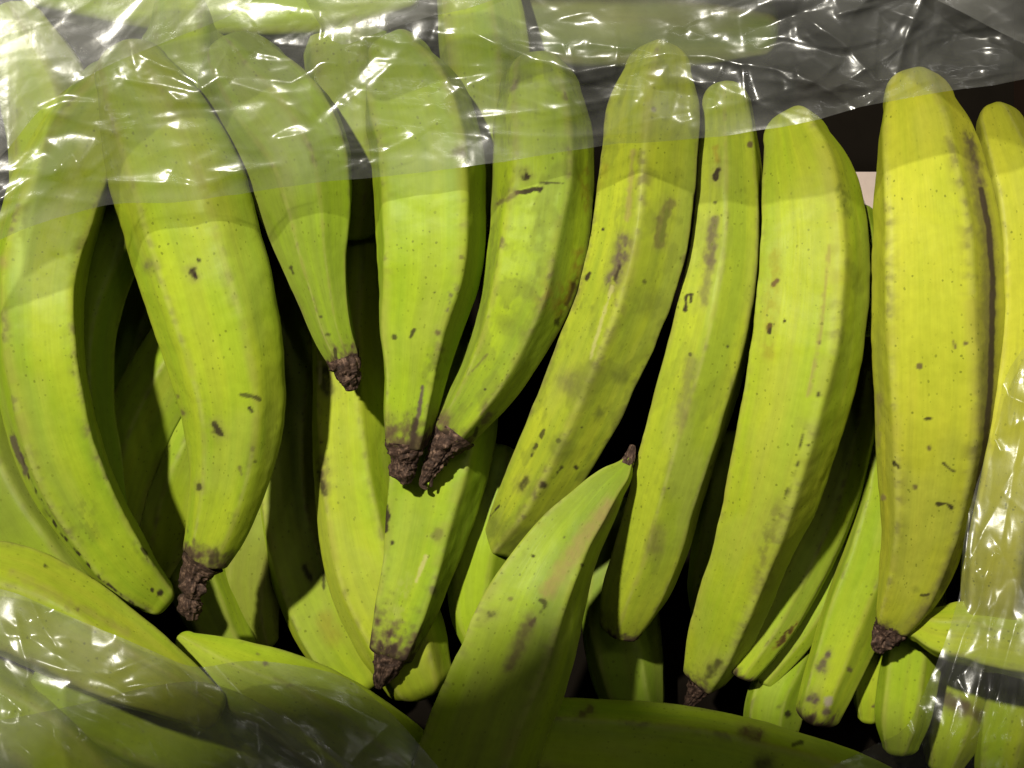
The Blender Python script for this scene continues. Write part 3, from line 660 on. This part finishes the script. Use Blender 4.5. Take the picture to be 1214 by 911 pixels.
plantain('long plantain slanting down to the front from below the knobbly brown stub',
    [(222, 762, 14, -110), (258, 785, 34, -100), (320, 820, 52, -92), (390, 862, 62, -88), (460, 915, 64, -88), (520, 970, 60, -92)],
    [100, 35, 175, 240, 305], (mixc(GRN, LIM, 0.7), mixc(LIM, YEL, 0.2)), 57, ridge=0.4, p=14,
    marks=[([(315, 787)], 5, 'brown', 0.8), ([(305, 776)], 4, 'brown', 0.7)])
plantain('ridged yellow plantain at the left border, its lower side veiled by the crumpled film',
    [(-60, 690, 50, -66), (0, 705, 64, -56), (70, 738, 66, -50), (140, 778, 56, -50), (200, 812, 42, -54), (250, 842, 26, -60)],
    [100, 35, 175, 240, 305], (mixc(LIM, YEL, 0.05), mixc(LIM, YEL, 0.5)), 58, ridge=0.35, p=15,
    marks=[([(54, 671)], 5, 'dark', 0.9), ([(15, 680), (150, 750)], 10, 'tan', 0.4, 0.9), ([(92, 722)], 4, 'brown', 0.7)])
plantain('plantain under the crumpled film in the front left corner, nearer the middle',
    [(60, 830, 40, -260), (140, 850, 54, -250), (240, 890, 60, -246), (330, 940, 56, -248)],
    [95, 30, 165, 235, 300], (mixc(GRN, LIM, 0.7), LIM), 59, hi=False)
plantain('plantain under the crumpled film in the front left corner, at the border',
    [(-80, 800, 44, -260), (-20, 830, 54, -252), (60, 880, 60, -248), (130, 950, 56, -250)],
    [95, 30, 165, 235, 300], (mixc(GRN, LIM, 0.7), mixc(LIM, YEL, 0.2)), 60, hi=False)
plantain('blackish plantain deepest in the gap between the leftmost broad one and the wide one',
    [(215, 200, 40, -270), (190, 270, 48, -262), (158, 350, 50, -258), (140, 430, 46, -258), (136, 500, 30, -262)],
    [95, 30, 165, 235, 300], (GRN, mixc(GRN, OLV, 0.5)), 63, hi=False)
# ---- the far row under the draped film
plantain('plantain end under the film in the far left corner',
    [(20, 40, 40, -130), (50, 100, 54, -116), (64, 160, 56, -110), (60, 230, 50, -110), (50, 290, 36, -116)],
    [95, 30, 165, 235, 300], (mixc(GRN, LIM, 0.8), mixc(LIM, YEL, 0.3)), 61, hi=False)
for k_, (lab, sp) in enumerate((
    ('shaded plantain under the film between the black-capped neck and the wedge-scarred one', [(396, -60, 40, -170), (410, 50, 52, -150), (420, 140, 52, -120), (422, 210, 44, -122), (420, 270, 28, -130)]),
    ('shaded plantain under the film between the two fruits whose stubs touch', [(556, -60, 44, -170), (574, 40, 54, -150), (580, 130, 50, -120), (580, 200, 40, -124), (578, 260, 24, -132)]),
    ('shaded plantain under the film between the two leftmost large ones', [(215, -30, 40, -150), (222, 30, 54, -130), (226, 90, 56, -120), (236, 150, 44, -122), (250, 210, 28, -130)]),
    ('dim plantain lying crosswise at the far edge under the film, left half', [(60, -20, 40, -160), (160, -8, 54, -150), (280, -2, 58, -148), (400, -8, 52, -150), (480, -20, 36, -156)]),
    ('plantain lying crosswise at the far edge under the film, middle, shade painted into peel', [(500, 14, 44, -300), (580, 18, 66, -290), (700, 26, 72, -288), (820, 30, 68, -290), (900, 34, 44, -296)]))):
    plantain(lab, sp, [95, 30, 165, 235, 300], (mixc(GRN, LIM, 0.4), mixc(LIM, YEL, 0.15)) if k_ < 4 else (tuple(OLV * 0.4), tuple(GRN * 0.4)), 64 + k_, hi=False)  # last one: peel colour cut down to paint in the shade there
plantain('sliver of plantain below the pale card, beside the thick bright lime one',
    [(1024, 256, 14, -70), (1028, 290, 19, -62), (1030, 320, 20, -60), (1030, 390, 18, -62)],
    [95, 30, 165, 235, 300], (mixc(GRN, LIM, 0.6), LIM), 62, hi=False)
# pale card behind the thick lime plantain
pc = box_mesh('pale_card', tuple(at(985, 290, -120)), tuple(at(1085, 204, -116)), PALE)
pc['label'] = 'pale scrap of card showing behind the bright lime plantain'; pc['category'] = 'card'

# ------------------------------------------------------------------ clear film
def facets(u, v, spacing, aniso, rot, seed):
    """crumple: random peaks joined by straight creases, read at points (u, v)"""
    rng = np.random.RandomState(seed)
    c, s_ = math.cos(rot), math.sin(rot)
    a = (u * c + v * s_) / (spacing * aniso); b = (-u * s_ + v * c) / spacing
    a0, a1, b0, b1 = a.min() - 2, a.max() + 2, b.min() - 2, b.max() + 2
    na, nb = int(a1 - a0) + 1, int(b1 - b0) + 1
    ga, gb = np.meshgrid(np.arange(na), np.arange(nb), indexing='ij')
    P = np.stack([a0 + ga + rng.uniform(-.48, .48, ga.shape), b0 + gb + rng.uniform(-.48, .48, gb.shape)], -1).reshape(-1, 2)
    hts = rng.normal(0, 1, len(P))
    vs, es, fs, *_ = geometry.delaunay_2d_cdt([Vector(p) for p in P], [], [], 0, 1e-7)
    vs = np.array([tuple(x) for x in vs]); 
    # raster on a regular lattice, then sample
    res = 14
    W_, H_ = na * res + res * 2, nb * res + res * 2
    img = np.zeros((W_, H_))
    X = (vs - [a0 - .5, b0 - .5]) * res
    for f in fs:
        A, B, D = X[f[0]], X[f[1]], X[f[2]]
        x0_, x1_ = max(int(min(A[0], B[0], D[0])), 0), min(int(max(A[0], B[0], D[0])) + 2, W_)
        y0_, y1_ = max(int(min(A[1], B[1], D[1])), 0), min(int(max(A[1], B[1], D[1])) + 2, H_)
        if x1_ <= x0_ or y1_ <= y0_: continue
        gx, gy = np.meshgrid(np.arange(x0_, x1_), np.arange(y0_, y1_), indexing='ij')
        den = (B[1] - D[1]) * (A[0] - D[0]) + (D[0] - B[0]) * (A[1] - D[1])
        if abs(den) < 1e-9: continue
        l1 = ((B[1] - D[1]) * (gx - D[0]) + (D[0] - B[0]) * (gy - D[1])) / den
        l2 = ((D[1] - A[1]) * (gx - D[0]) + (A[0] - D[0]) * (gy - D[1])) / den
        l3 = 1 - l1 - l2
        ok = (l1 >= -1e-6) & (l2 >= -1e-6) & (l3 >= -1e-6)
        val = l1 * hts[f[0]] + l2 * hts[f[1]] + l3 * hts[f[2]]
        sub = img[x0_:x1_, y0_:y1_]; sub[ok] = val[ok]
    fx = (a - a0 + .5) * res; fy = (b - b0 + .5) * res
    ix = np.clip(fx.astype(int), 0, W_ - 2); iy = np.clip(fy.astype(int), 0, H_ - 2)
    dx, dy = fx - ix, fy - iy
    return ((img[ix, iy] * (1 - dx) + img[ix + 1, iy] * dx) * (1 - dy) + (img[ix, iy + 1] * (1 - dx) + img[ix + 1, iy + 1] * dx) * dy)

def curve_at(pts, x):
    pts = np.array(pts, float)
    q = catmull(pts, 600)
    o = np.argsort(q[:, 0])
    return np.interp(x, q[o, 0], q[o, 1])

def crease(U, W, pts, width, height):
    pts = np.array(pts, float); d = np.full(U.shape, 1e9)
    for a, b in zip(pts[:-1], pts[1:]):
        ab = b - a; tt = np.clip(((U - a[0]) * ab[0] + (W - a[1]) * ab[1]) / (ab @ ab), 0, 1)
        d = np.minimum(d, np.hypot(U - a[0] - tt * ab[0], W - a[1] - tt * ab[1]))
    return height * np.maximum(0, 1 - d / width)

def settle(U, W, Z, slack, bend=0.12, it=140, seed=0, jitter=1.2, keep=0.012):
    """slack film: every edge of the sheet is a little longer than the room it has, so it buckles into sharp folds"""
    P = np.stack([U, W, Z], -1).astype(float)
    rng = np.random.RandomState(seed)
    P0 = P.copy()
    flat = P[..., :2]
    su, sv = slack
    def rest(di, dj):
        n, m = P.shape[:2]
        a = flat[max(0, -di):n - max(0, di), max(0, -dj):m - max(0, dj)]
        b = flat[max(0, di):n - max(0, -di), max(0, dj):m - max(0, -dj)]
        d = b - a
        return np.hypot(d[..., 0] * (1 + su), d[..., 1] * (1 + sv))
    dirs = [(1, 0), (0, 1), (1, 1), (1, -1)]
    R = [rest(*d) for d in dirs]
    P[..., 2] += rng.normal(0, jitter, P.shape[:2])
    n, m = P.shape[:2]
    for k in range(it):
        acc = np.zeros_like(P); cnt = np.zeros((n, m, 1))
        for (di, dj), r in zip(dirs, R):
            sa = (slice(max(0, -di), n - max(0, di)), slice(max(0, -dj), m - max(0, dj)))
            sb = (slice(max(0, di), n - max(0, -di)), slice(max(0, dj), m - max(0, -dj)))
            d = P[sb] - P[sa]
            l = np.linalg.norm(d, axis=-1)
            c = d * ((l - r) / np.maximum(l, 1e-6) * 0.5)[..., None]
            acc[sa] += c; acc[sb] -= c; cnt[sa] += 1; cnt[sb] += 1
        P += acc / cnt * 1.7
        Lp = np.zeros_like(P)
        Lp[1:-1, 1:-1] = (P[2:, 1:-1] + P[:-2, 1:-1] + P[1:-1, 2:] + P[1:-1, :-2]) / 4 - P[1:-1, 1:-1]
        L2 = np.zeros_like(P)
        L2[1:-1, 1:-1] = (Lp[2:, 1:-1] + Lp[:-2, 1:-1] + Lp[1:-1, 2:] + Lp[1:-1, :-2]) / 4 - Lp[1:-1, 1:-1]
        P -= bend * L2
        P[..., :2] += (P0[..., :2] - P[..., :2]) * keep
        P[..., 2] += (P0[..., 2] - P[..., 2]) * keep * 0.35
    return P[..., 0], P[..., 1], P[..., 2]

def finer(A, nu, nv):
    n, m = A.shape
    a = np.linspace(0, n - 1, nu); i = np.minimum(a.astype(int), n - 2); f = (a - i)[:, None]
    A = A[i] * (1 - f) + A[i + 1] * f
    a = np.linspace(0, m - 1, nv); j = np.minimum(a.astype(int), m - 2); f = (a - j)[None]
    return A[:, j] * (1 - f) + A[:, j + 1] * f

def crease_field(U, W, seed, n, box, rot, spread, length, width, steep, mask=None):
    """many short sharp folds, each a cusp that fades out at its ends"""
    rng = np.random.RandomState(seed)
    out = np.zeros_like(U)
    for k in range(n):
        cx_, cy_ = rng.uniform(box[0], box[2]), rng.uniform(box[1], box[3])
        a = rot + rng.normal(0, spread)
        l = length * rng.lognormal(0, 0.45); wd = width * rng.lognormal(0, 0.5)
        h = wd * steep * rng.uniform(0.3, 1.0) * rng.choice([1, 1, -1])
        sel = (np.abs(U - cx_) < l + 4 * wd) & (np.abs(W - cy_) < l + 4 * wd)
        if not sel.any(): continue
        u, w = U[sel] - cx_, W[sel] - cy_
        p = u * math.cos(a) + w * math.sin(a); q = -u * math.sin(a) + w * math.cos(a)
        q = q + (p / l) ** 2 * rng.normal(0, 0.12) * l
        skew = np.where(q > 0, rng.uniform(0.5, 1.0), rng.uniform(1.0, 2.2))
        f = np.exp(-np.sqrt(q * q + 0.6) / (wd * skew)) * np.maximum(0, 1 - (p / l) ** 2)
        if mask is not None: f = f * mask[sel]
        out[sel] += f * h
    return out

def traced(U, W, lines):
    out = np.zeros_like(U)
    for pts, wd, h in lines:
        pts = np.array(pts, float); d = np.full(U.shape, 1e9)
        for a, b in zip(pts[:-1], pts[1:]):
            ab = b - a; tt = np.clip(((U - a[0]) * ab[0] + (W - a[1]) * ab[1]) / (ab @ ab), 0, 1)
            d = np.minimum(d, np.hypot(U - a[0] - tt * ab[0], W - a[1] - tt * ab[1]))
        out += h * np.exp(-np.sqrt(d * d + 0.5) / wd)
    return out

def patches(U, W, spots):
    m = np.zeros_like(U)
    for x, y, r in spots: m = np.maximum(m, sstep(1.25, 0.55, np.hypot(U - x, W - y) / r))
    return m

def film(name, U, W, Z, mat=FILM, parent=None, slack=(0.004, 0.012), seed=1, step=2.2, post=None):
    """coarse fold first, then fine crinkles on it"""
    lu = np.hypot(np.diff(U, axis=0), np.diff(W, axis=0)).sum(0).mean()
    lv = np.hypot(np.diff(U, axis=1), np.diff(W, axis=1)).sum(1).mean()
    cu, cv = max(8, int(lu / 12)), max(8, int(lv / 12))
    A = [finer(q, cu, cv) for q in (U, W, Z)]
    A = settle(*A, slack, 0.10, 160, seed, 2.0)
    fu, fv = int(lu / step), max(10, int(lv / step))
    A = [finer(q, fu, fv) for q in A]
    if post is not None: A = (A[0], A[1], A[2] + post(A[0], A[1]))
    V = at(*A)
    return grid_mesh(name, V, V.shape[0], V.shape[1], False, mat, parent=parent)

def tagf(o, label):
    o['label'] = label; o['category'] = 'plastic film'

# A: sheet draped over the far ends of the fruit
EDGE = [(-90, 320), (0, 287), (60, 264), (130, 245), (200, 241), (300, 231), (420, 214), (500, 205), (580, 193), (700, 180), (800, 168), (890, 157), (960, 143), (1040, 122), (1130, 106), (1214, 94), (1310, 80)]
nu, nv = 860, 240
uu = np.linspace(-80, 1300, nu)[:, None]; vv = np.linspace(0, 1, nv)[None]
U = uu + 0 * vv
ye = curve_at(EDGE, uu) + (fbm(uu / 60, uu * 0, 3, 3) - 0.5) * 6
W = -120 + (ye + 120) * vv
Z = 104 + 60 * sstep(780, 1000, U) + 16 * np.sin(vv * math.pi) + 0.12 * np.maximum(0, 330 - U) * sstep(-0.1, 0.5, vv)
Z = Z + facets(U, W, 85, 1.9, 0.1, 1) * 15
FAR_SPOTS = [(200, 110, 80), (760, 110, 60), (940, 60, 60), (520, 130, 70), (340, 85, 95), (440, 130, 95), (560, 60, 70), (680, 70, 85), (40, 235, 60), (1030, 60, 85), (110, 150, 70), (820, 90, 70), (250, 190, 60), (1150, 60, 60)]
FAR_LINES = [([(60, 208), (85, 182), (100, 214), (240, 220), (286, 202), (335, 196)], 9, 4.0), ([(150, 96), (235, 108), (260, 92), (300, 90), (345, 98), (400, 62)], 8, 3.5),
             ([(256, 82), (272, 53), (320, 66), (400, 76)], 7, 3.0), ([(560, 36), (600, 62)], 8, 3.2), ([(566, 42), (620, 64), (680, 86), (740, 76), (795, 62)], 9, 4.0),
             ([(668, 55), (682, 88), (676, 60)], 6, 2.5), ([(700, 52), (850, 70), (945, 86)], 8, 3.5), ([(955, 20), (1000, 52), (1040, 96), (1062, 92), (1076, 40), (1096, -5)], 9, 4.2), ([(945, 88), (985, 108), (1020, 131), (1062, 96)], 7, 3.2),
             ([(395, 180), (455, 181), (492, 164)], 6, 2.6), ([(560, 140), (640, 133), (700, 122), (735, 115)], 7, 2.4), ([(830, 62), (880, 78), (885, 118)], 6, 2.2),
             ([(0, 236), (34, 214), (66, 205)], 7, 3.5), ([(0, 262), (40, 232), (70, 236)], 7, 3.0), ([(165, 65), (228, 95), (240, 105)], 6, 2.4), ([(330, 165), (375, 155), (420, 166)], 9, 3.0), ([(580, 160), (660, 163), (760, 158)], 7, 1.8)]
def crisp_far(U, W):
    m = patches(U, W, FAR_SPOTS)
    m2 = 0.4 + 0.6 * m
    f = facets(U, W, 34, 1.7, -0.2, 2) * 4.6 * m + facets(U, W, 15, 1.6, 0.2, 3) * 0.9 * m * sstep(0.4, 0.6, fbm(U / 50, W / 50, 64, 2))
    f = f + crease_field(U, W, 5, 120, (-60, -60, 1280, 250), -0.12, 0.35, 60, 7, 0.65, m2) + crease_field(U, W, 8, 160, (-60, -60, 1280, 250), -0.15, 0.25, 90, 3.5, 0.6, m2)
    f = f + crease_field(U, W, 6, 260, (-60, -60, 1280, 250), -0.1, 0.75, 38, 3.0, 0.7, m)
    return f + 1.5 * traced(U, W, FAR_LINES)
main = film('plastic_film', U, W, Z, post=crisp_far)
tagf(main, 'clear crinkled plastic film draped across the far ends of the plantains')
FOLD = [(-90, 250), (0, 186), (50, 128), (120, 82), (200, 48), (290, 8), (340, -40), (390, -118)]
uu3 = np.linspace(-80, 388, 250)[:, None]; vv3 = np.linspace(0, 1, 120)[None]
U3 = uu3 + 0 * vv3
W3 = -120 + (curve_at(FOLD, uu3) + 120) * vv3
Z3 = 140 + 0.12 * np.maximum(0, 330 - U3) + facets(U3, W3, 70, 2.2, -0.55, 21) * 5 - 12 * vv3
film('fold', U3, W3, Z3, parent=main, seed=21, post=lambda U, W: crease_field(U, W, 22, 80, (-60, -60, 330, 200), -0.6, 0.25, 60, 5, 0.16))
for fold_edge, xa, xb, sd in (([(330, -118), (372, 20), (400, 52), (450, 38), (500, 22), (560, 8), (640, -30), (690, -118)], 332, 688, 31), ([(1000, -118), (1060, -30), (1140, 14), (1214, 52), (1310, 92)], 1002, 1300, 35)):
    uu4 = np.linspace(xa, xb, 200)[:, None]
    U4 = uu4 + 0 * vv3
    W4 = -120 + (curve_at(fold_edge, uu4) + 120) * vv3
    Z4 = 140 + 60 * sstep(780, 1000, U4) + facets(U4, W4, 70, 2.0, 0.15, sd) * 9 - 10 * vv3
    film('fold', U4, W4, Z4, parent=main, seed=sd, post=lambda U, W: crease_field(U, W, sd, 70, (xa, -60, xb, 90), -0.3 if xa < 800 else 0.35, 0.3, 60, 5, 0.22))

# B: flap crumpled in the front left corner
EDGB = [(-90, 688), (0, 697), (75, 727), (170, 765), (236, 788), (290, 782), (340, 786), (420, 808), (468, 846), (500, 885), (560, 960)]
nu, nv = 380, 200
uu = np.linspace(-80, 530, nu)[:, None]; vv = np.linspace(0, 1, nv)[None]
U = uu + 0 * vv
yb = curve_at(EDGB, uu)
W = yb + (1000 - yb) * vv
Z = 34 - 40 * sstep(150, 500, U) + 0.26 * (W - 700)
Z = Z + facets(U, W, 85, 1.7, 0.5, 41) * 15
FRONT_LINES = [([(35, 710), (48, 738), (66, 768)], 7, 4.5), ([(36, 780), (80, 796), (130, 800), (180, 778), (236, 786)], 6, 2.6), ([(20, 735), (34, 800), (10, 850)], 8, 3.0), ([(150, 815), (200, 806), (260, 830), (320, 870), (360, 905)], 7, 2.8),
               ([(230, 905), (232, 875), (255, 862), (300, 880), (350, 905)], 5, 2.6), ([(40, 860), (70, 835), (95, 870), (60, 900)], 7, 3.2), ([(300, 810), (305, 790), (290, 780)], 5, 1.8), ([(5, 790), (30, 820), (20, 870)], 6, 3)]
def crisp_front(U, W):
    m = 0.3 + 0.7 * patches(U, W, [(60, 740, 60), (70, 860, 80), (230, 850, 80), (340, 880, 60)])
    return facets(U, W, 46, 1.8, 0.5, 42) * 2.6 * m + crease_field(U, W, 45, 60, (-60, 690, 520, 960), 0.45, 0.6, 110, 13, 0.7, m) + crease_field(U, W, 47, 70, (-60, 690, 520, 960), 0.5, 0.6, 80, 3.2, 0.6, m) + 1.5 * traced(U, W, FRONT_LINES)
fb = film('plastic_film', U, W, Z, HAZY, seed=41, post=crisp_front)
tagf(fb, 'clear plastic flap crumpled over the plantains in the front left corner')
EDGB2 = [(-90, 860), (20, 850), (100, 832), (170, 812), (240, 806), (310, 832), (370, 868), (430, 915), (500, 960)]
vv2 = np.linspace(0, 1, 110)[None]
y2 = curve_at(EDGB2, uu); U2 = uu + 0 * vv2
W2 = y2 + (1000 - y2) * vv2
Z2 = 56 - 40 * sstep(150, 500, U2) + 0.26 * (W2 - 700) + facets(U2, W2, 60, 2.0, 0.6, 44) * 10
film('fold', U2, W2, Z2, HAZY, parent=fb, seed=44, post=lambda U, W: crease_field(U, W, 46, 80, (-60, 800, 500, 960), 0.55, 0.6, 70, 8, 0.7))

# C: flap hanging down the right side
EDGC = [(400, 1222), (440, 1194), (520, 1172), (580, 1152), (640, 1140), (700, 1136), (730, 1128), (780, 1110), (830, 1088), (865, 1070), (885, 1030), (905, 990), (930, 950), (980, 900)]
nu, nv = 330, 150
ww = np.linspace(400, 975, nu)[:, None]; vv = np.linspace(0, 1, nv)[None]
W = ww + 0 * vv
xe = curve_at(EDGC, ww)
U = xe + (1300 - xe) * vv
Z = 16 + 0.28 * (U - 1130) + 0.14 * (W - 500)
Z = Z + facets(U, W, 60, 2.6, 1.83, 52) * 9
SIDE_LINES = [([(1145, 660), (1140, 690), (1137, 715)], 4, 3.0), ([(1176, 660), (1164, 700), (1160, 720), (1143, 752), (1135, 775), (1124, 810)], 7, 4.5), ([(1150, 600), (1146, 640), (1143, 680)], 5, 3.0), ([(1200, 430), (1188, 455), (1196, 470), (1214, 478)], 7, 3.6),
              ([(1186, 490), (1178, 520), (1186, 535)], 5, 3.0), ([(1204, 740), (1190, 790), (1176, 850)], 5, 2.6), ([(1172, 760), (1166, 800), (1150, 860)], 5, 2.4), ([(1072, 853), (1085, 880), (1100, 870), (1098, 845)], 6, 3.0), ([(1060, 890), (1120, 888), (1190, 878)], 7, 3.2), ([(1214, 860), (1196, 885), (1185, 911)], 6, 3)]
def crisp_side(U, W):
    m = 0.35 + 0.65 * patches(U, W, [(1190, 470, 60), (1150, 680, 70), (1150, 850, 80)])
    return facets(U, W, 24, 2.6, 1.83, 51) * 1.8 * m + crease_field(U, W, 55, 150, (1000, 400, 1290, 960), 1.8, 0.28, 70, 5, 0.7, m) + crease_field(U, W, 56, 160, (1000, 400, 1290, 960), 1.8, 0.7, 30, 3, 0.7, m) + 1.5 * traced(U, W, SIDE_LINES)
fc = film('plastic_film', U, W, Z, THIN, slack=(0.006, 0.02), seed=51, post=crisp_side)
tagf(fc, 'clear plastic flap with upright creases hanging at the right side of the box')

# ------------------------------------------------------------------ unseen slabs added above the box, outlined so that they shade the front fruit
hz = H + 0.015
def above(x, y, h, z=30):
    t = Vector(at(x, y, z))
    return t + (LAMP - t) * ((h - t.z) / (LAMP.z - t.z))
def slab(name, pts, thick, mat):
    import bmesh
    bm = bmesh.new()
    lo = [bm.verts.new(p) for p in pts]; hi_ = [bm.verts.new(p + Vector((0, 0, thick))) for p in pts]
    bm.faces.new(lo); bm.faces.new(hi_[::-1])
    for i in range(len(pts)):
        j = (i + 1) % len(pts); bm.faces.new((lo[j], lo[i], hi_[i], hi_[j]))
    bmesh.ops.recalc_face_normals(bm, faces=bm.faces)
    me = bpy.data.meshes.new(name); bm.to_mesh(me); bm.free()
    me.materials.append(mat)
    o = bpy.data.objects.new(name, me); C.objects.link(o)
    return o
m, nt, N, L, P = nodes_of('stand_in_black')
P.inputs['Base Color'].default_value = (0.02, 0.02, 0.022, 1); P.inputs['Roughness'].default_value = 0.3
c0 = above(690, 694, hz)
rot = Matrix.Rotation(math.radians(-58), 4, 'Z')
pts = []
for cx_, cy_, a0 in ((0.25 - 0.018, -0.018, 0), (0.018, -0.018, 90), (0.018, -0.19 + 0.018, 180), (0.25 - 0.018, -0.19 + 0.018, 270)):
    for k in range(7):
        a = math.radians(a0 + k * 15)
        pts.append(c0 + rot @ Vector((cx_ + 0.018 * math.cos(a), cy_ + 0.018 * math.sin(a), 0)))
stand_in = slab('photographer_stand_in', pts, 0.008, m)  # added slab, stands in for the phone and hands casting this shadow
stand_in['label'] = 'added dark slab above the box, standing in for phone and hands, shading the front'; stand_in['category'] = 'photographer_stand_in'
sh = slab('added_shade_board', [above(-700, 1300, hz + 0.02, -40), above(20, 1020, hz + 0.02, -20), above(110, 890, hz + 0.02, -20), above(205, 822, hz + 0.02, -30), above(330, 806, hz + 0.02, -60), above(480, 812, hz + 0.02, -90), above(800, 812, hz + 0.02, -100), above(1000, 846, hz + 0.02, -100), above(1300, 890, hz + 0.02, -100), above(1500, 2200, hz + 0.02), above(-700, 2200, hz + 0.02)], 0.018, CARD)  # made-up board out of view, outline shaped to cast the front shade
sh['kind'] = 'structure'
